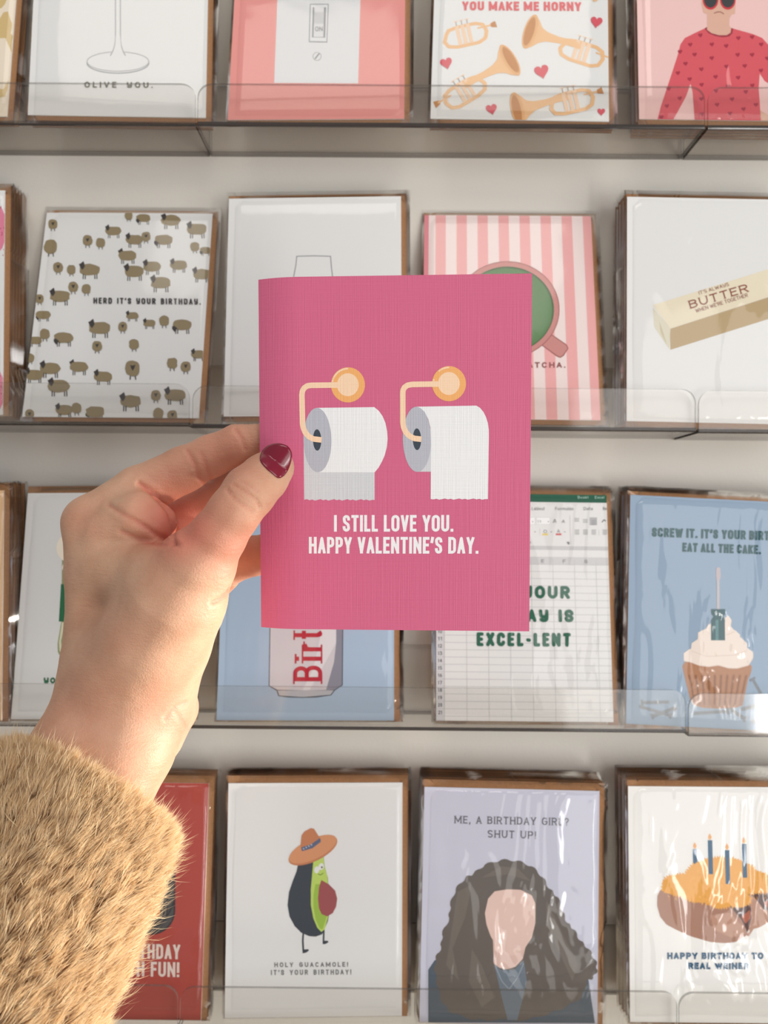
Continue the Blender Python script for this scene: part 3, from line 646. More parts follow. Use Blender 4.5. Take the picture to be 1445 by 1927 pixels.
c.line(GL_, [g(665, 360), g(676, 752)], .9); c.line(GL_, [g(258, 540), g(258, 632)], .8); c.line(GL_, [g(1060, 560), g(1062, 632)], .8)
c.poly(ink(232, 208, 110), [g(290, 606), g(368, 606), g(368, 632), g(290, 632)]); c.ell(DK, *g(330, 578), 3.4, 3.0); c.ell(ink(228, 228, 226), *g(330, 578), 2.3, 2.0)
c.poly(ink(206, 70, 70), [g(474, 606), g(552, 606), g(552, 630), g(474, 630)]); c.text(DK, 'A', g(492, 598), g(532, 598), 6.5, 1.0)
c.poly(ink(176, 176, 178), [g(934, 388), g(1034, 388), g(1036, 494), g(934, 494)])
for x, y, n in [(760, 402, 3), (874, 418, 3), (988, 428, 4), (762, 560, 4), (876, 560, 4), (990, 560, 4), (1140, 560, 4)]:
    for q in range(n): c.line(DK, [g(x-32+4*(q % 2), y+q*19), g(x+32-4*(q % 2), y+q*19)], .9, 'flat')
c.poly(DK, [g(620, 720), g(660, 720), g(660, 757), g(640, 757)])
c.line(DK, [g(1105, 450), g(1130, 420), g(1150, 435)], 2); c.text(DK, 'FONT', g(40, 752), g(140, 752), 4.5, .8)
EX = ink(34, 98, 74)
c.text(EX, 'yOUR', (983, 1126), (1072, 1127), 24, 7.6, cap='round', gap=.3, space=.5)
c.text(EX, 'BIRTHDAy IS', (868, 1170), (1079, 1171), 24, 7.6, cap='round', gap=.3, space=.5)
c.text(EX, 'EXCEL-LENT', (897, 1216), (1074, 1217), 26, 7.8, cap='round', gap=.32)
c.done()
c = Card('3e', DUSK, 'dusty blue greeting card with cupcake and screwdriver, SCREW IT lettering', 'dusty blue cupcake card', 6, 2.9, film_wrinkled, 15, BZ[3][3])
f = crop(1100, 900, 3.705); TG = ink(40, 88, 92); IMP = dict(gap=.16, rymax=.35)
c.text(TG, "SCREW IT. IT'S yOUR BIRTHDAy.".replace('y', 'Y'), f(467, 408), f(1480, 440), 17.5, 5.8, **IMP)
c.text(TG, 'EAT ALL THE CAKE.', f(680, 512), f(1228, 530), 17, 5.6, **IMP)
SC = ink(128, 134, 142)
def bolt(p, q, w):
    p, q = f(*p), f(*q); c.line(SC, [p, q], w, 'flat'); d = (q[0]-p[0], q[1]-p[1]); L_ = math.hypot(*d); nx_, ny_ = -d[1]/L_, d[0]/L_
    c.line(SC, [(q[0]+nx_*6, q[1]+ny_*6), (q[0]-nx_*6, q[1]-ny_*6)], 4.5, 'flat')
bolt((1280, 1590), (1170, 1400), 6); bolt((1090, 1612), (1300, 1560), 7); bolt((935, 1556), (1120, 1680), 7); bolt((590, 1560), (400, 1565), 6); bolt((640, 1600), (470, 1660), 7); bolt((1160, 1690), (1330, 1725), 6); bolt((760, 1640), (1000, 1625), 6); bolt((380, 1590), (600, 1655), 6)
CK = ink(180, 128, 92); CKD = ink(150, 100, 68)
c.poly(CK, [f(*p) for p in [(680, 1310), (700, 1280), (760, 1270), (1140, 1290), (1165, 1310), (1160, 1350), (1140, 1400), (1100, 1585), (1050, 1600), (930, 1606), (820, 1600), (760, 1580), (735, 1540), (700, 1400)]])
z = c.art.z+.004
for k in range(10):
    x = 722+k*44; c.poly(CKD, [f(x, 1370), f(x+17, 1372), f(760+k*35+12, 1580), f(760+k*35, 1580)], z)
ICE = ink(240, 226, 214); IC2 = ink(226, 208, 196)
for pts in ([(690, 1270), (690, 1220), (730, 1190), (950, 1160), (1130, 1180), (1172, 1210), (1172, 1250), (1140, 1300), (1060, 1322), (1000, 1320), (930, 1300), (860, 1310), (790, 1300), (740, 1280)],
            [(740, 1200), (745, 1150), (790, 1120), (950, 1090), (1090, 1110), (1130, 1150), (1130, 1200), (1040, 1230), (850, 1240)],
            [(788, 1120), (790, 1075), (840, 1050), (950, 1030), (1050, 1060), (1082, 1090), (1075, 1130), (1000, 1160), (850, 1160)],
            [(840, 1060), (860, 1020), (900, 1005), (980, 1000), (975, 975), (1000, 955), (1022, 985), (1015, 1025), (1045, 1065), (990, 1090), (880, 1090)]):
    c.poly(IC2, [f(x+3, y+6) for x, y in pts]); c.poly(ICE, [f(*p) for p in pts])
c.poly(ink(50, 92, 98), [f(*p) for p in [(880, 912), (980, 912), (980, 945), (966, 965), (976, 990), (978, 1130), (880, 1130), (880, 990), (896, 965), (882, 945)]])
c.poly(ink(92, 138, 140), [f(*p) for p in [(912, 990), (932, 985), (932, 1130), (912, 1130)]])
c.line(ink(196, 190, 192), [f(930, 912), f(930, 700)], 5, 'flat'); c.poly(ink(196, 184, 188), [f(*p) for p in [(918, 622), (944, 622), (948, 690), (936, 720), (922, 715), (914, 680)]])
c.done()

# ---- bottom row
c = Card('4a', RED, 'red greeting card beside the fuzzy sleeve reading BIRTHDAY WITH FUN', 'red card beside the sleeve', 3, 3.2, film_mid, 16, BZ[4][1])
f = crop(0, 1400, 3.284)
for k, (col, ins) in enumerate(((BLK, 0), (ink(84, 82, 80), 10), (BLK, 46), (ink(110, 104, 96), 54), (BLK, 64), (ink(120, 112, 100), 74), (BLK, 84), (ink(206, 116, 46), 92))):
    x0, x1, y0, y1, r_ = 560+ins, 1083-ins, 640+ins, 1180-ins, 150-ins
    r_ = max(r_, 40); pts = []
    for (qx, qy, a0) in ((x1-r_, y0+r_, -90), (x1-r_, y1-r_, 0), (x0+r_, y1-r_, 90), (x0+r_, y0+r_, 180)):
        for i in range(9): t = math.radians(a0+90*i/8); pts.append((qx+r_*math.cos(t), qy+r_*math.sin(t)))
    c.poly(col, [f(*p) for p in pts])
for k in range(3): c.line(BLK, [f(1022+k*12, 1085-k*22), f(1062+k*6, 1010-k*16)], 2.4)
for k in range(2): c.line(BLK, [f(1046, 700+k*16), f(1076, 742+k*10)], 2.2)
c.line(ink(236, 160, 84), [f(840, 1010), f(900, 1050), f(940, 1020)], 4)
WL = ink(226, 208, 196)
c.text(WL, 'BIRTHDAY', f(735, 1324), f(1113, 1330), 28, 6.4, gap=.2, rymax=.3)
c.text(WL, 'WITH FUN!', f(690, 1432), f(1108, 1440), 28, 6.4, gap=.2, space=.45, rymax=.3)
c.done()
c = Card('4b', WHT, 'white greeting card with avocado wearing a straw hat, HOLY GUACAMOLE', 'white avocado card', 4, 3.0, film_flat, 17, BZ[4][2])
f = crop(390, 1420, 3.284); AK = ink(62, 68, 76); AG = ink(158, 190, 76)
c.line(AK, [f(594, 1090), f(590, 1150), f(594, 1222)], 3.4); c.poly(AK, [f(588, 1228), f(592, 1205), f(622, 1202), f(630, 1210), f(610, 1224)])
c.line(AK, [f(720, 1080), f(718, 1165)], 3.2); c.poly(AK, [f(714, 1172), f(722, 1150), f(744, 1150), f(750, 1158), f(732, 1170)])
c.poly(AK, [f(*p) for p in [(562, 670), (552, 720), (525, 790), (505, 850), (496, 930), (508, 1000), (540, 1060), (580, 1100), (630, 1122), (670, 1125), (710, 1110), (745, 1030), (758, 960), (750, 850), (745, 760), (725, 690), (718, 620), (640, 600)]])
c.poly(ink(190, 214, 106), [f(*p) for p in [(655, 660), (648, 740), (640, 830), (640, 930), (655, 1010), (680, 1070), (705, 1096), (725, 1080), (748, 1000), (750, 850), (742, 750), (724, 690), (716, 610), (680, 620)]])
c.poly(AG, [f(*p) for p in [(668, 800), (656, 870), (656, 940), (670, 1020), (695, 1075), (712, 1080), (735, 1010), (742, 900), (736, 800)]])
c.poly(ink(160, 84, 84), [f(*p) for p in [(705, 775), (690, 820), (684, 890), (690, 950), (706, 985), (740, 1000), (775, 980), (796, 940), (803, 890), (790, 840), (750, 800)]])
for x, y in ((677, 712), (704, 692)):
    c.ell(WHT, *f(x, y), 4.8, 6.6, 10); c.ell(BLK, *f(x+4, y+4), 1.5, 1.9)
c.line(ink(90, 120, 50), [f(686, 738), f(700, 744), f(716, 732)], 1.3)
HT = ink(214, 150, 108); HD = ink(196, 128, 90)
c.ell(HD, *f(653, 592), 50, 20.5, -25.5); c.ell(HT, *f(652, 584), 49, 19, -25.5)
c.poly(HD, [f(*p) for p in [(576, 560), (582, 500), (600, 475), (640, 454), (660, 458), (680, 490), (704, 525), (640, 580), (580, 595)]])
c.poly(ink(96, 104, 130), [f(*p) for p in [(580, 573), (640, 555), (696, 515), (703, 538), (650, 578), (586, 597)]])
z = c.art.z+.004
for k in range(7): c.poly(ink(180, 190, 204), [f(590+k*16, 578-k*8), f(597+k*16, 576-k*8), f(601+k*16, 584-k*8), f(594+k*16, 587-k*8)], z)
c.text(DK, 'HOLY GUACAMOLE!', f(415, 1313), f(870, 1310), 8.8, 2.3, gap=.55, space=.7); c.text(DK, "IT'S YOUR BIRTHDAY!", f(394, 1362), f(890, 1358), 9.6, 2.3, gap=.55, space=.7)
c.done()
c = Card('4c', LILAC, 'lilac greeting card with dark wavy haired figure reading SHUT UP', 'lilac birthday girl card', 6, 3.2, film_wrinkled, 18, BZ[4][2])
f = crop(760, 1420, 3.284); HA = ink(104, 96, 90); HB = ink(116, 108, 100)
TT = ink(104, 102, 108)
c.poly(ink(84, 96, 108), [f(*p) for p in [(150, 1330), (190, 1270), (560, 1210), (740, 1210), (1140, 1390), (1180, 1660), (150, 1660)]])
hair = []
outline = [(600, 650), (700, 655), (790, 690), (860, 760), (900, 830), (950, 880), (980, 970), (1010, 1040), (1050, 1080), (1090, 1150), (1140, 1200), (1185, 1270), (1196, 1330), (1170, 1380), (1130, 1400), (1100, 1500), (1000, 1560), (900, 1600), (760, 1640), (560, 1640), (440, 1640), (300, 1600), (240, 1540), (210, 1440), (190, 1340), (195, 1260), (230, 1190), (235, 1110), (280, 1010), (285, 930), (320, 830), (380, 760), (430, 735), (500, 680)]
for i in range(len(outline)):
    a, b = outline[i], outline[(i+1) % len(outline)]; L_ = math.hypot(b[0]-a[0], b[1]-a[1]); nx_, ny_ = (b[1]-a[1])/L_, -(b[0]-a[0])/L_
    for q in range(5): t = q/5; w = 7*math.sin(math.pi*t*2); hair.append((a[0]+(b[0]-a[0])*t+nx_*w, a[1]+(b[1]-a[1])*t+ny_*w))
c.poly(HA, [f(*p) for p in hair])
for pts in ([(330, 850), (420, 800), (380, 1000), (300, 1200), (340, 1400), (260, 1300), (300, 1050)], [(880, 900), (930, 1000), (1000, 1150), (1080, 1300), (1040, 1400), (950, 1200), (880, 1050)], [(420, 1200), (480, 1300), (560, 1500), (480, 1560), (400, 1400)], [(600, 690), (700, 700), (780, 780), (640, 740), (480, 760)]):
    c.poly(HB, [f(*p) for p in pts])
c.poly(ink(112, 124, 136), [f(*p) for p in [(556, 1290), (600, 1330), (680, 1330), (740, 1270), (760, 1400), (700, 1640), (640, 1640), (600, 1480)]])
c.poly(ink(222, 190, 178), [f(*p) for p in [(550, 1150), (555, 1290), (590, 1318), (640, 1326), (690, 1310), (735, 1260), (760, 1150)]])
c.poly(ink(228, 198, 186), [f(*p) for p in [(500, 980), (520, 890), (560, 845), (640, 832), (720, 835), (790, 870), (812, 920), (812, 1040), (790, 1130), (745, 1200), (690, 1240), (640, 1240), (580, 1200), (535, 1120), (510, 1050)]])
c.line(ink(150, 160, 170), [f(562, 1300), f(605, 1400), f(650, 1450), f(700, 1380), f(740, 1290)], 1.8)
TS = dict(serif=True, gap=.34, space=.5)
c.text(TT, 'ME, A BIRTHDAY GIRL?', f(313, 424), f(1018, 438), 14.0, 2.5, **TS); c.text(TT, 'SHUT UP!', f(517, 512), f(815, 520), 14.0, 2.6, **TS)
c.done()
c = Card('4d', ink(238, 237, 233), 'white greeting card with candles on a cheese topped hot dog', 'white hot dog card', 6, 3.4, film_wrinkled, 19, BZ[4][3])
f = crop(1100, 1420, 3.8)
BU = ink(168, 124, 104); BU2 = ink(188, 146, 126); CH = ink(232, 168, 78); NV = ink(36, 88, 122)
c.poly(BU2, [f(*p) for p in [(1150, 1000), (1280, 960), (1420, 1000), (1700, 1100), (1720, 1200), (1500, 1260), (1310, 1200), (1250, 1235), (1160, 1260)]])
c.poly(ink(88, 60, 56), [f(*p) for p in [(1020, 1050), (1190, 990), (1320, 960), (1500, 960), (1500, 1100), (1310, 1110), (1200, 1140), (1165, 1270), (1080, 1180)]])
c.poly(ink(176, 96, 70), [f(*p) for p in [(1120, 1160), (1180, 1110), (1185, 1170), (1150, 1210)]]); c.poly(ink(176, 96, 70), [f(*p) for p in [(1280, 1060), (1340, 1020), (1380, 1090), (1320, 1110)]])
c.poly(BU2, [f(*p) for p in [(1165, 1010), (1190, 1000), (1230, 1040), (1290, 1120), (1310, 1190), (1250, 1235), (1200, 1240), (1200, 1150)]])
c.poly(BU, [f(*p) for p in [(540, 970), (520, 1010), (518, 1080), (540, 1160), (585, 1215), (650, 1250), (760, 1300), (900, 1340), (1000, 1348), (1080, 1340), (1140, 1305), (1165, 1285), (1150, 1240), (1120, 1180), (1060, 1110), (1020, 1050), (700, 960)]])
c.line(BU2, [f(1170, 1290), f(1200, 1240), f(1205, 1180), f(1195, 1130)], 5)
c.poly(ink(186, 142, 120), [f(*p) for p in [(900, 1150), (1040, 1130), (1130, 1230), (1140, 1280), (1050, 1310), (920, 1250)]])
rr = random.Random(3); base = [(555, 975), (556, 905), (600, 870), (720, 850), (770, 790), (850, 750), (960, 735), (1070, 742), (1170, 780), (1230, 830), (1310, 860), (1500, 900), (1520, 985), (1250, 985), (1170, 1000), (1190, 1050), (1140, 1090), (1040, 1085), (950, 1100), (900, 1080), (850, 1060), (760, 1050), (680, 1010), (600, 995)]
pts = []
for i in range(len(base)):
    a, b = base[i], base[(i+1) % len(base)]; L_ = math.hypot(b[0]-a[0], b[1]-a[1]); n = max(2, int(L_/9)); nx_, ny_ = (b[1]-a[1])/L_, -(b[0]-a[0])/L_
    for q in range(n): t = q/n; w = rr.uniform(5, 20) if q % 2 else -rr.uniform(0, 4); pts.append((a[0]+(b[0]-a[0])*t+nx_*w, a[1]+(b[1]-a[1])*t+ny_*w))
c.poly(CH, [f(*p) for p in pts])
z = c.art.z+.003
for k in range(260):
    x, y = rr.uniform(600, 1300), rr.uniform(790, 1040)
    if y < 860-(1-((x-960)/300)**2)*90 or y < 850 and abs(x-960) > 280: continue
    a = rr.uniform(0, 3.14); d = rr.uniform(6, 13); col = rr.choice([ink(246, 190, 108), ink(216, 146, 58), ink(246, 190, 108)])
    c.line(col, [f(x-d*math.cos(a), y-d*math.sin(a)), f(x, y+3), f(x+d*math.cos(a), y+d*math.sin(a))], .9, 'flat', z=z+.0002*(k % 9))
for x, y0, y1 in ((790, 675, 920), (898, 612, 855), (1020, 683, 925), (1142, 638, 880)):
    c.poly(NV, [f(x-18, y0), f(x+14, y0), f(x+20, y1), f(x-12, y1)])
    c.poly(ink(236, 172, 104), [f(x-4, y0-50), f(x+11, y0-22), f(x+2, y0-3), f(x-9, y0-4), f(x-16, y0-24)])
c.text(NV, 'HAPPY BIRTHDAY TO A', f(590, 1462), f(1345, 1462), 12.5, 4.6, gap=.2, space=.4, rymax=.4); c.text(NV, 'REAL WEINER', f(740, 1534), f(1174, 1534), 12.5, 4.6, gap=.2, space=.45, rymax=.4)
c.done()

# ------------------------------------------------------------------ the held card
o, u, v, n = frame(POSE['H'])
root = bpy.data.objects.new('greeting_card', None); scene.collection.objects.link(root)
root.matrix_world = mat_of(o, u, v, n); root.empty_display_size = .02
root['label'] = 'bright pink linen-textured greeting card with two toilet rolls, held in front of the shelves'
root['category'] = 'greeting card'
PINK = (213, 104, 138)
pinkm, nt, N, L, P = newmat('pink_linen_card')
P.inputs['Base Color'].default_value = rgb(*PINK); P.inputs['Roughness'].default_value = .5; P.inputs['Specular IOR Level'].default_value = .35; linen(nt, P)
def bend(uu, vv): return -3.6*(1-uu/17.0)**2 if uu < 17 else 0.0
def panel(off, thick, uo=0):
    us = [17*(i/14)**1.0 for i in range(15)]+[30, 50, 70, 90, 108]; vs_ = [0, 35, 70, 105, 140]; V = []; Fc = []; idx = []
    for layer in (0, 1):
        for vv in vs_:
            for uu in us: V.append((uu, vv, bend(uu, vv)-off-layer*thick))
    nu, nv = len(us), len(vs_); o2 = nu*nv
    for j in range(nv-1):
        for i in range(nu-1):
            a = j*nu+i; Fc.append((a, a+1, a+nu+1, a+nu)); idx.append(0); Fc.append((o2+a+nu, o2+a+nu+1, o2+a+1, o2+a)); idx.append(1)
    ring = [i for i in range(nu)]+[j*nu+nu-1 for j in range(1, nv)]+[(nv-1)*nu+i for i in range(nu-2, -1, -1)]+[j*nu for j in range(nv-2, 0, -1)]
    for k in range(len(ring)):
        a, b = ring[k], ring[(k+1) % len(ring)]; Fc.append((a, a+o2, b+o2, b)); idx.append(0 if V[a][0] == 0 and V[b][0] == 0 else 1)
    return mesh_of('card_panel', [(a*MM, b*MM, c_*MM) for a, b, c_ in V], Fc, [pinkm if off == 0 else white_stock, white_stock if off == 0 else pinkm], idx, smooth=False)
fp = link('front_panel', panel(0, .33), root); bp_ = link('back_panel', panel(.45, .33), root)
class Held(Card):
    def __init__(s): s.o, s.u, s.v, s.n = o, u, v, n; s.art = Sheet((0, 0, 108, 140), .02, .004); s.let = Sheet((0, 0, 108, 140), .03)
h = Held(); LN = 'linen'
OR = ink(244, 178, 110, .5, LN); PC = ink(250, 214, 180, .5, LN); WR = ink(240, 240, 240, .5, LN); RG = ink(186, 187, 196, .5, LN); RS = ink(212, 213, 216, .5, LN); HK = ink(62, 72, 82, .5, LN)
def roll(f, k):
    # under-sheet and torn paper tail
    if k == 0:
        bx0, bx1, y0, y1 = 78, 1034, 1100, 1860
        pts = [f(80, 1000), f(bx1, 1000), f(bx1, y1)]+[f(bx1-(bx1-88)*i/26., y1+8*((i*7) % 5-2)*.6) for i in range(1, 26)]+[f(88, y1)]
        h.poly(RS, pts)
        body = [f(270, 625), f(1030, 615)]+[f(*p) for p in [(1090, 665), (1140, 735), (1180, 830), (1202, 940), (1208, 1040), (1198, 1150), (1170, 1260), (1130, 1350), (1085, 1430), (1035, 1490)]]+[f(270, 1490)]
        h.poly(WR, body); h.ell(RG, *f(266, 1057), 188/7.137, 432/7.137, -1, n=56)
        h.ell(HK, *f(262, 1056), 56/7.137, 144/7.137, -1)
    else:
        h.poly(RS, [f(330, 900), f(520, 900), f(520, 1482), f(320, 1482)])
        h.ell(RG, *f(318, 1047), 190/7.137, 438/7.137, -1, n=56)
        body = [f(320, 609), f(1115, 595)]+[f(*p) for p in [(1165, 625), (1210, 680), (1245, 750), (1270, 830), (1282, 920), (1283, 1000), (1270, 1850)]]+[f(1270-(1270-502)*i/20., 1850+8*((i*7) % 5-2)*.5) for i in range(1, 20)]+[f(502, 1850), f(506, 1100), f(500, 900), f(470, 780), f(420, 680), (f(370, 630))]
        h.poly(WR, body); h.ell(HK, *f(318, 1046), 56/7.137, 146/7.137, -1)
def holder(f, dx, dy, cx, cy):
    h.ell(OR, *f(cx, cy), 228/7.137, 236/7.137, n=60)
    # highlight arc
    pts = [(cx+212*math.cos(math.radians(a)), cy-218*math.sin(math.radians(a))) for a in range(92, 172, 6)]
    h.line(PC, [f(*p) for p in pts], 3.0)
    h.ell(PC, *f(cx-2, cy-2), 146/7.137, 154/7.137, n=50)
    h.line(PC, [f(*p) for p in dx], 10.2, 'flat')
f = crop(560, 680, 7.137); roll(f, 0)
holder(f, [(560, 318), (180, 322), (130, 330), (88, 358), (64, 400), (57, 450), (66, 840), (78, 900), (105, 960), (150, 1010), (210, 1042), (322, 1056)], 0, 676, 316)
f = crop(740, 680, 7.137); roll(f, 1)
holder(f, [(630, 304), (250, 310), (190, 322), (150, 350), (130, 390), (127, 430), (128, 830), (140, 890), (170, 955), (220, 1005), (280, 1035), (376, 1046)], 0, 748, 300)
f = crop(470, 860, 2.627)
kw = dict(gap=.17, space=.42, rymax=.3)
LW = ink(244, 243, 244, .5, LN)
h.text(LW, 'I STILL LOVE YOU.', f(416, 369), f(1006, 369), 82/2.627, 7.2, **kw)
h.text(LW, "HAPPY VALENTINE'S DAY.", f(292, 477), f(1130, 478), 82/2.627, 7.2, **kw)
h.art.build('printed_picture', fp); h.let.build('printed_lettering', fp)

# ------------------------------------------------------------------ the hand: one continuous surface from a smooth distance field
def seg_d(P, a, b, ra, rb):
    a = np.asarray(a, np.float32); b = np.asarray(b, np.float32); ab = b-a
    q = P-a; t = np.clip((q@ab)/float(ab@ab), 0, 1)
    d = q-t[..., None]*ab
    return np.sqrt((d*d).sum(-1))-(ra+(rb-ra)*t)
def smin(a, b, k):
    h = np.clip(.5+.5*(b-a)/k, 0, 1); return b+(a-b)*h-k*h*(1-h)
HA_ = lambda px, py, y: at(px, py, y)
# (chain of (px, py, depth mm, radius mm)), blend with what is already there
INDEX = [(172, 985, 319, 11.2), (262, 925, 324, 10.6), (345, 884, 326, 9.6), (398, 858, 325, 8.7), (450, 836, 322, 8.3), (500, 823, 320.6, 7.9), (545, 816, 317.0, 7.0)]
MIDDLE = [(250, 1030, 343, 11), (320, 985, 350, 10), (392, 944, 352, 9.6), (440, 918, 343, 9.4), (500, 904, 331, 8.6), (550, 918, 317.5, 7.2)]
RING = [(290, 1100, 355, 11), (370, 1080, 362, 10), (430, 1062, 352, 9.2), (478, 1046, 341, 8.6), (530, 1030, 321, 7.4)]
PINKY = [(320, 1160, 360, 10), (385, 1120, 368, 8.5), (420, 1080, 366, 8), (440, 1040, 362, 7)]
THUMB = [(516, 880, 297.6, 7.7), (498, 898, 295.6, 9.0), (470, 925, 291.5, 9.9), (440, 965, 289.5, 9.7), (408, 1012, 290.5, 10.6), (372, 1062, 294, 14.5), (332, 1125, 299, 19.5), (292, 1205, 307, 22), (262, 1265, 314, 23)]
BODY = [[(172, 985, 319, 11.2), (182, 1080, 322, 12.6), (195, 1180, 324, 15.2), (205, 1260, 322, 17.5)],
        [(215, 1030, 330, 12), (240, 1130, 333, 15), (250, 1230, 330, 17)],
        [(265, 1050, 341, 12), (290, 1150, 342, 15), (290, 1260, 336, 17)],
        [(205, 1260, 322, 17.5), (190, 1340, 317, 19.5), (150, 1420, 308, 20), (110, 1510, 299, 20)],
        [(262, 1265, 314, 21), (265, 1330, 314, 20), (235, 1405, 307, 19.5), (185, 1505, 299, 19)],
        [(290, 1260, 338, 15), (320, 1332, 331, 11.5), (296, 1385, 321, 11)],
        [(215, 1065, 314, 12.5), (290, 1085, 305, 13), (340, 1085, 299, 12)],
        [(205, 1000, 315, 11.5), (262, 978, 312, 11.0), (292, 985, 311, 8.6)]]
def chain_d(P, ch):
    d = None
    for (a, b) in zip(ch[:-1], ch[1:]):
        e = seg_d(P, HA_(*a[:3]), HA_(*b[:3]), a[3], b[3])
        d = e if d is None else smin(d, e, 2.0)
    return d
def field(P):
    P = P.astype(np.float32)
    d = chain_d(P, BODY[0])
    for ch in BODY[1:3]: d = smin(d, chain_d(P, ch), 9)
    d = smin(d, chain_d(P, BODY[3]), 9); d = smin(d, chain_d(P, BODY[4]), 10)
    d = smin(d, chain_d(P, BODY[5]), 4)
    th = chain_d(P, THUMB); d = smin(d, th, 9)
    d = smin(d, chain_d(P, BODY[6]), 8); d = smin(d, chain_d(P, BODY[7]), 3.0)
    d = smin(d, chain_d(P, INDEX), 3.2)
    fi = np.minimum(np.minimum(chain_d(P, MIDDLE), chain_d(P, RING)), chain_d(P, PINKY))
    return smin(d, fi, 1.6)
STEP = .85
lo = np.array([-175., 262., -160.]); hi = np.array([-30., 384., 40.])
dims = np.ceil((hi-lo)/STEP).astype(int)
xs = [lo[i]+STEP*np.arange(dims[i]) for i in range(3)]
Fld = np.empty(dims, np.float32)
for i0 in range(0, dims[0], 24):
    gx, gy, gz = np.meshgrid(xs[0][i0:i0+24], xs[1], xs[2], indexing='ij')
    Fld[i0:i0+24] = field(np.stack([gx, gy, gz], -1))
def surface_nets(Fv):
    nx, ny, nz = Fv.shape; S = Fv < 0
    acc = np.zeros((nx-1, ny-1, nz-1, 3), np.float32); cnt = np.zeros((nx-1, ny-1, nz-1), np.float32)
    for ax in range(3):
        for a in (0, 1):
            for b in (0, 1):
                o0 = [0, 0, 0]; others = [i for i in range(3) if i != ax]; o0[others[0]] = a; o0[others[1]] = b
                o1 = list(o0); o1[ax] = 1
                sl = lambda o_: tuple(slice(o_[i], o_[i]+[nx, ny, nz][i]-1) for i in range(3))
                f0, f1 = Fv[sl(o0)], Fv[sl(o1)]; m = (f0 < 0) != (f1 < 0)
                t = np.where(m, f0/np.where(m, f0-f1, 1), 0)
                for i in range(3):
                    acc[..., i] += np.where(m, (t if i == ax else o0[i]), 0)
                cnt += m
    act = cnt > 0; idx = -np.ones(act.shape, np.int64); idx[act] = np.arange(act.sum())
    ijk = np.argwhere(act); V = ijk+acc[act]/cnt[act][:, None]
    quads = []
    for ax in range(3):
        o_ = [i for i in range(3) if i != ax]
        sl0 = [slice(1, n_-1) for n_ in (nx, ny, nz)]; sl0[ax] = slice(0, (nx, ny, nz)[ax]-1)
        sl1 = list(sl0); sl1[ax] = slice(1, (nx, ny, nz)[ax])
        a, b = S[tuple(sl0)], S[tuple(sl1)]
        for flip, m in ((0, a & ~b), (1, b & ~a)):
            c_ = np.argwhere(m)
            if not len(c_): continue
            c_[:, o_[0]] += 1; c_[:, o_[1]] += 1
            q = []
            for da, db in ((0, 0), (1, 0), (1, 1), (0, 1)):
                k = c_.copy(); k[:, o_[0]] -= da; k[:, o_[1]] -= db; q.append(idx[k[:, 0], k[:, 1], k[:, 2]])
            q = np.stack(q, 1)
            if (flip == 0) == (ax == 1): q = q[:, ::-1]
            quads.append(q)
    return V, np.concatenate(quads)
HV, HF = surface_nets(Fld); HV = HV*STEP+lo
# push vertices exactly on the field and carve creases
def grad(P, e=.3):
    g = np.stack([field(P+np.eye(3)[i]*e)-field(P-np.eye(3)[i]*e) for i in range(3)], -1); return g/np.linalg.norm(g, axis=1)[:, None]
Gn = grad(HV); HV = HV-Gn*field(HV)[:, None]*.9
HV0 = HV.copy()
rel = HV; dep = rel@CF; ppx = W/2+FPX*(rel@CR)/dep; ppy = H/2-FPX*(rel@CU)/dep
facing = np.clip(-(Gn*(HV/np.linalg.norm(HV, axis=1)[:, None])).sum(1), 0, 1) > .12
CREASES = [  # (image points, depth mm, half width px, surface depth window)
    ([(262, 910), (290, 930), (318, 962), (326, 990), (326, 1020)], 1.1, 4.5), ([(205, 950), (232, 968), (262, 984), (300, 1010), (330, 1022)], .7, 4.5),
    ([(228, 1000), (262, 1015), (300, 1024), (335, 1026)], .7, 5), ([(352, 848), (366, 872), (374, 900), (386, 915)], .5, 3.5), ([(378, 852), (388, 878), (396, 902)], .35, 3.5),
    ([(443, 808), (455, 826), (462, 846)], .45, 3.5), ([(428, 922), (440, 938), (458, 952), (474, 962)], .45, 3.5), ([(440, 912), (460, 924), (482, 940), (488, 954)], .4, 3.2), ([(450, 905), (470, 915), (486, 926)], .28, 3),
    ([(400, 1134), (415, 1128), (428, 1116), (434, 1108)], .8, 4.5), ([(330, 1340), (345, 1362), (362, 1378)], .3, 4), ([(310, 1352), (330, 1330), (350, 1322)], .35, 4)]
disp = np.zeros(len(HV))
for pts, dmm, wpx in CREASES:
    best = np.full(len(HV), 1e9)
    for (x0, y0), (x1, y1) in zip(pts[:-1], pts[1:]):
        dx, dy = x1-x0, y1-y0; t = np.clip(((ppx-x0)*dx+(ppy-y0)*dy)/(dx*dx+dy*dy), 0, 1)
        best = np.minimum(best, np.hypot(ppx-x0-t*dx, ppy-y0-t*dy))
    disp += dmm*np.exp(-(best/wpx)**2)-.25*dmm*np.exp(-((best-2.2*wpx)/(1.3*wpx))**2)
HV = HV-Gn*(disp*facing)[:, None]
skin, nt, N, L, P = newmat('skin')
tc = N.new('ShaderNodeTexCoord'); at_ = N.new('ShaderNodeAttribute'); at_.attribute_name = 'flush'
n1 = N.new('ShaderNodeTexNoise'); n1.inputs['Scale'].default_value = 55; n1.inputs['Detail'].default_value = 4; L.new(tc.outputs['Object'], n1.inputs['Vector'])
rp = N.new('ShaderNodeValToRGB'); rp.color_ramp.elements[0].position = .32; rp.color_ramp.elements[1].position = .7
rp.color_ramp.elements[0].color = rgb(210, 168, 139); rp.color_ramp.elements[1].color = rgb(192, 146, 118)
L.new(n1.outputs[0], rp.inputs[0])
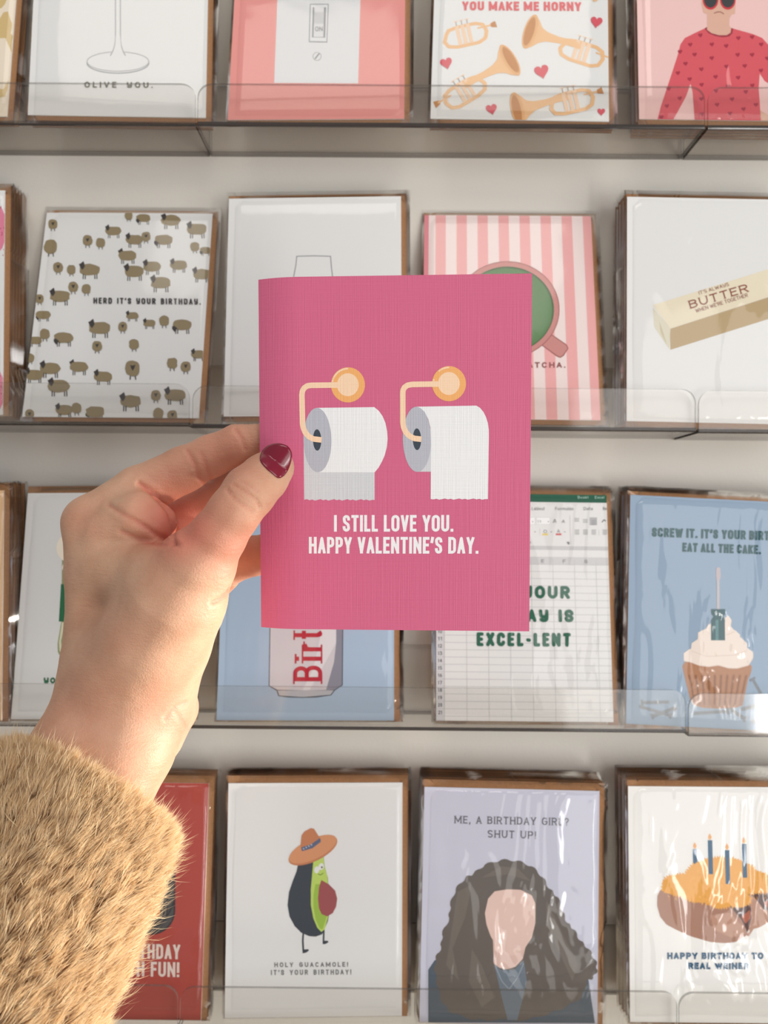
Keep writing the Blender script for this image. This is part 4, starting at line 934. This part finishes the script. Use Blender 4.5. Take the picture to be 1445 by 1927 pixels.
mxc = N.new('ShaderNodeMix'); mxc.data_type = 'RGBA'; L.new(at_.outputs['Fac'], mxc.inputs['Factor']); L.new(rp.outputs[0], mxc.inputs['A']); mxc.inputs['B'].default_value = rgb(204, 112, 94)
L.new(mxc.outputs['Result'], P.inputs['Base Color'])
P.inputs['Roughness'].default_value = .5; P.inputs['Specular IOR Level'].default_value = .35
P.inputs['Subsurface Weight'].default_value = .35; P.inputs['Subsurface Radius'].default_value = (1.0, .32, .18); P.inputs['Subsurface Scale'].default_value = .006
vo = N.new('ShaderNodeTexVoronoi'); vo.inputs['Scale'].default_value = 1500; L.new(tc.outputs['Object'], vo.inputs['Vector'])
mp = N.new('ShaderNodeMapping'); mp.inputs['Rotation'].default_value = (0, .5, 0); mp.inputs['Scale'].default_value = (260, 260, 900); L.new(tc.outputs['Object'], mp.inputs['Vector'])
n2 = N.new('ShaderNodeTexNoise'); n2.inputs['Scale'].default_value = 1; n2.inputs['Detail'].default_value = 3; L.new(mp.outputs[0], n2.inputs['Vector'])
ad = N.new('ShaderNodeMath'); ad.operation = 'MULTIPLY_ADD'; ad.inputs[1].default_value = .35; L.new(vo.outputs['Distance'], ad.inputs[0]); L.new(n2.outputs[0], ad.inputs[2])
bp = N.new('ShaderNodeBump'); bp.inputs['Strength'].default_value = .8; bp.inputs['Distance'].default_value = .0003
L.new(ad.outputs[0], bp.inputs['Height']); L.new(bp.outputs[0], P.inputs['Normal'])

person = bpy.data.objects.new('person', None); scene.collection.objects.link(person)
person.location = wpt(at(150, 1480, 300)); person.empty_display_size = .03
person['label'] = 'left hand with dark red thumbnail and fuzzy tan sleeve holding the pink card'; person['category'] = 'person'
PO = np.array([person.location.x, person.location.y, person.location.z-CAMZ])*1000
me = bpy.data.meshes.new('hand'); me.from_pydata(((HV-PO)*MM).tolist(), [], HF.tolist()); me.materials.append(skin)
me.polygons.foreach_set('use_smooth', [True]*len(me.polygons)); me.update()
# natural redness of palm-side skin, knuckles and finger creases
fl = np.clip(disp*.5, 0, .5)
for (x, y, r_, a_) in [(320, 1000, 60, .55), (300, 930, 60, .25), (400, 870, 90, .35), (360, 990, 60, .5), (470, 1050, 60, .55), (230, 1180, 70, .12), (150, 1350, 90, .22), (340, 1350, 60, .35), (150, 980, 50, .15), (450, 815, 60, .2)]:
    fl += a_*np.exp(-((ppx-x)**2+(ppy-y)**2)/r_**2)
att = me.attributes.new('flush', 'FLOAT', 'POINT'); att.data.foreach_set('value', np.clip(fl, 0, .8).astype(np.float32))
link('hand', me, person)

# thumbnail: a curved lacquered plate seated on the thumb
nail_out = [(489, 866), (491, 852), (498, 843), (507, 837), (523, 834), (541, 839), (549, 852), (548.5, 866), (543, 883), (535, 895), (524, 900), (513, 892), (499, 880)]
def hit(px, py, y0=278., y1=306.):
    ys = np.arange(y0, y1, .1); pts = np.stack([at(px, py, y) for y in ys]); d = field(pts); i = np.argmax(d < 0)
    return ys[i] if (d < 0).any() else None
ncx, ncy = 520.0, 866.0; NV_ = []; NFc = []; rings = 7; m_ = len(nail_out)*3
def smooth_out(t):
    n_ = len(nail_out); x = t*n_; i = int(x) % n_; fr_ = x-int(x)
    p = [np.array(nail_out[(i+k-1) % n_]) for k in range(4)]
    return .5*((2*p[1])+(-p[0]+p[2])*fr_+(2*p[0]-5*p[1]+4*p[2]-p[3])*fr_**2+(-p[0]+3*p[1]-3*p[2]+p[3])*fr_**3)
cd = hit(ncx, ncy)
ax_t = np.array([.70, -.714]); ax_w = np.array([.714, .70])       # along / across the nail in the image
for lay in (0, 1):
    for r_i in range(rings+1):
        for k in range(m_):
            q = smooth_out(k/m_); f_ = r_i/rings; px, py = ncx+(q[0]-ncx)*f_, ncy+(q[1]-ncy)*f_
            w = ((px-ncx)*ax_w[0]+(py-ncy)*ax_w[1])/33.; l_ = ((px-ncx)*ax_t[0]+(py-ncy)*ax_t[1])/36.
            y = cd-.75+3.0*w*w+1.1*l_*l_*(1 if l_ < 0 else .6)
            hh_ = hit(px, py)
            if hh_ is not None: y = min(y, hh_-.38)
            y += .45*lay
            NV_.append(at(px, py, y)-PO)
st = (rings+1)*m_
for lay in (0, 1):
    for r_i in range(rings):
        for k in range(m_):
            a = lay*st+r_i*m_+k; b = lay*st+r_i*m_+(k+1) % m_; q = (a, b, b+m_, a+m_); NFc.append(q if lay == 0 else q[::-1])
for k in range(m_):
    a = rings*m_+k; b = rings*m_+(k+1) % m_; NFc.append((a, b, b+st, a+st))
nailm, nt, N, L, P = newmat('dark_red_nail_polish')
P.inputs['Base Color'].default_value = rgb(122, 8, 38); P.inputs['Roughness'].default_value = .18; P.inputs['Coat Weight'].default_value = .35; P.inputs['Coat Roughness'].default_value = .2
link('thumbnail', mesh_of('thumbnail', [tuple(v_*MM) for v_ in NV_], NFc, nailm, smooth=True), person, label='dark red polished thumbnail')

# ------------------------------------------------------------------ fuzzy sleeve: tube plus fur
AX = [((162, 1492), 300, 31), ((152, 1512), 298, 35.5), ((128, 1560), 294, 37), ((80, 1660), 284, 37), ((18, 1790), 270, 37), ((-50, 1930), 256, 37.5), ((-125, 2080), 241, 38), ((-215, 2260), 224, 39)]
cen = np.array([at(p[0], p[1]+8, d) for p, d, r in AX]); axis_s = (cen[-1]-cen[1])/np.linalg.norm(cen[-1]-cen[1]); rad = np.array([a[2] for a in AX], float)
NT, NS = 96, 60
tt = np.linspace(0, len(AX)-1, NS); ci = np.stack([np.interp(tt, range(len(AX)), cen[:, i]) for i in range(3)], 1); shear = lambda a_: np.cos(a_)[:, None]*axis_s*5.5; ri = np.interp(tt, range(len(AX)), rad)
axis = cen[-1]-cen[1]; axis /= np.linalg.norm(axis)
e1 = np.cross(axis, [0, 1, 0]); e1 /= np.linalg.norm(e1); e2 = np.cross(e1, axis)     # e1 across in the image, e2 in depth
if e1@CR < 0: e1 = -e1
if e2[1] > 0: e2 = -e2
def tube(inner=False):
    ang = np.linspace(0, 2*np.pi, NT, endpoint=False); V = []
    rows = list(range(NS))
    for k in ([14, 10, 6, 3, 0] if True else []):       # the turned-in cuff
        r_ = ri[k]-7.5-(.0 if k else -4); V.append(ci[k]+shear(ang)+r_*(np.cos(ang)[:, None]*e1+np.sin(ang)[:, None]*e2*.72))
    for k in rows:
        lump = 1+.018*np.sin(3*ang+k*.16)+.012*np.sin(5*ang-k*.23)
        V.append(ci[k]+shear(ang)+(ri[k]*lump)[:, None]*(np.cos(ang)[:, None]*e1+np.sin(ang)[:, None]*e2*.72))
    n_ = len(V); F_ = []
    for a in range(n_-1):
        for b in range(NT): F_.append((a*NT+b, a*NT+(b+1) % NT, (a+1)*NT+(b+1) % NT, (a+1)*NT+b))
    return np.concatenate(V), F_
TV, TF = tube()
slm, nt, N, L, P = newmat('sleeve_backing')
P.inputs['Base Color'].default_value = rgb(160, 112, 72); P.inputs['Roughness'].default_value = .9
sl = link('sleeve', mesh_of('sleeve', ((TV-PO)*MM).tolist(), TF, slm, smooth=True), person, label='fuzzy tan plush sleeve')
rg = np.random.RandomState(4)
NSTR = 135000
k = rg.rand(NSTR)**1.15*(NS-12)*.86; k0 = k.astype(int); fr_ = k-k0; ang = rg.rand(NSTR)*2*np.pi
keep = (np.sin(ang) > -.35) | (rg.rand(NSTR) < .35); k, k0, fr_, ang = k[keep], k0[keep], fr_[keep], ang[keep]; n_ = len(k)
cc = ci[k0]*(1-fr_)[:, None]+ci[k0+1]*fr_[:, None]; rr_ = ri[k0]*(1-fr_)+ri[k0+1]*fr_
nrm = np.cos(ang)[:, None]*e1+np.sin(ang)[:, None]*e2
root_p = cc+shear(ang)+rr_[:, None]*(np.cos(ang)[:, None]*e1+np.sin(ang)[:, None]*e2*.72)
nrm2 = np.cos(ang)[:, None]*e1+np.sin(ang)[:, None]*e2/.72; nrm2 /= np.linalg.norm(nrm2, axis=1)[:, None]
tan = np.cross(nrm2, axis)
# lay of the pile: towards the cuff, with slowly varying swirls and clumps
s1 = np.sin(ang*3+k*.21)+np.sin(ang*7-k*.5+1)*.6; s2 = np.sin(ang*5-k*.33+2)+np.sin(ang*11+k*.7)*.5
cl = np.floor(ang*13+.5*s2).astype(int)*977+np.floor(k*.8+.45*s1).astype(int)*131
cr_ = np.random.RandomState(9).rand(4096, 4); cq = cr_[cl % 4096]
ln = (6.0+3.4*rg.rand(n_))*(.62+.62*cq[:, 0])
stray = rg.rand(n_) < .05; ln = np.where(stray, ln*1.45, ln)
d0 = nrm2*(.62+.25*cq[:, 1:2])+(-axis)*(.55+.3*s1[:, None]*.4)+tan*(.28*s2[:, None]*.5+(cq[:, 2:3]-.5)*.5)+rg.randn(n_, 3)*.13
d0 += tan*.32; d0 = d0+stray[:, None]*(nrm2*.5+rg.randn(n_, 3)*.35); d0 /= np.linalg.norm(d0, axis=1)[:, None]
d1 = d0+(-axis)*.65+tan*((cq[:, 3:4]-.5)*.9)+rg.randn(n_, 3)*.20-nrm2*.22; d1 /= np.linalg.norm(d1, axis=1)[:, None]
p0 = root_p-nrm2*.3; p1 = p0+d0*(ln*.38)[:, None]; p2 = p1+(d0+d1)*.5*(ln*.34)[:, None]; p3 = p2+d1*(ln*.34)[:, None]
_, inv = np.unique(cl, return_inverse=True); m3 = np.zeros((inv.max()+1, 3)); ct = np.bincount(inv).astype(float)[:, None]
np.add.at(m3, inv, p3); m3 /= ct; near = np.linalg.norm(m3[inv]-p3, axis=1) < 9
pull = (near*~stray*(.10+.36*cq[:, 1]))[:, None]; p3 = p3+(m3[inv]-p3)*pull; p2 = p2+(m3[inv]-p2)*pull*.35
wv = np.cross(d0, rg.randn(n_, 3)); wv /= np.linalg.norm(wv, axis=1)[:, None]; wd = (.085+.05*rg.rand(n_))[:, None]
FV = np.stack([p0-wv*wd*1.1, p0+wv*wd*1.1, p1-wv*wd, p1+wv*wd, p2-wv*wd*.75, p2+wv*wd*.75, p3], 1).reshape(-1, 3)
b = (np.arange(n_)*7)[:, None]
loops = np.concatenate([b+np.array([[0, 1, 3, 2]]), b+np.array([[2, 3, 5, 4]])], 0); tris = b+np.array([[4, 5, 6]])
me = bpy.data.meshes.new('fur'); me.vertices.add(len(FV)); me.vertices.foreach_set('co', ((FV-PO)*MM).astype(np.float32).ravel())
me.loops.add(loops.size+tris.size); me.loops.foreach_set('vertex_index', np.concatenate([loops.ravel(), tris.ravel()]).astype(np.int32))
me.polygons.add(len(loops)+len(tris))
me.polygons.foreach_set('loop_start', np.concatenate([np.arange(len(loops))*4, loops.size+np.arange(len(tris))*3]).astype(np.int32))
me.polygons.foreach_set('use_smooth', np.ones(len(loops)+len(tris), bool))
me.update(calc_edges=True)
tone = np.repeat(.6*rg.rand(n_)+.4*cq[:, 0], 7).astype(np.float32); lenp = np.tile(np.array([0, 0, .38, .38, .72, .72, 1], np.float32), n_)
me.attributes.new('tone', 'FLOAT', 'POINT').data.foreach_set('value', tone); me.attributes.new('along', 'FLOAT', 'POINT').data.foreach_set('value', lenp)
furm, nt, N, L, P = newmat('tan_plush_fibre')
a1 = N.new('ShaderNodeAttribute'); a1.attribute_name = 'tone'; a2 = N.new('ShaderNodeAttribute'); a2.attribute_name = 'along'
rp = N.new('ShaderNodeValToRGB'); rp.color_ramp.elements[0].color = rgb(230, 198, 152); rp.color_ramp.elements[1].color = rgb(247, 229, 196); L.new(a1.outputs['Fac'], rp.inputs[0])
rp2 = N.new('ShaderNodeValToRGB'); rp2.color_ramp.elements[0].color = rgb(156, 106, 66); rp2.color_ramp.elements[1].color = (1, 1, 1, 1); rp2.color_ramp.elements[1].position = .52; L.new(a2.outputs['Fac'], rp2.inputs[0])  # brown root colour, darkened further to paint shade into the pits of the pile
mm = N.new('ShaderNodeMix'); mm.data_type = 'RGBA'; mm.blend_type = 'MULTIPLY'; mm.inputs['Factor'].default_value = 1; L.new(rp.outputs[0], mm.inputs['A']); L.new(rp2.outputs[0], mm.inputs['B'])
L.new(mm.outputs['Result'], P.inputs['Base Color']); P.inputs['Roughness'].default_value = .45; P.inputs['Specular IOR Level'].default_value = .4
tl = N.new('ShaderNodeBsdfTranslucent'); L.new(mm.outputs['Result'], tl.inputs[0]); ms = N.new('ShaderNodeMixShader'); ms.inputs[0].default_value = .45
L.new(P.outputs[0], ms.inputs[1]); L.new(tl.outputs[0], ms.inputs[2]); L.new(ms.outputs[0], N['Material Output'].inputs['Surface'])
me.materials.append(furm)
link('fur', me, sl, kind='stuff')
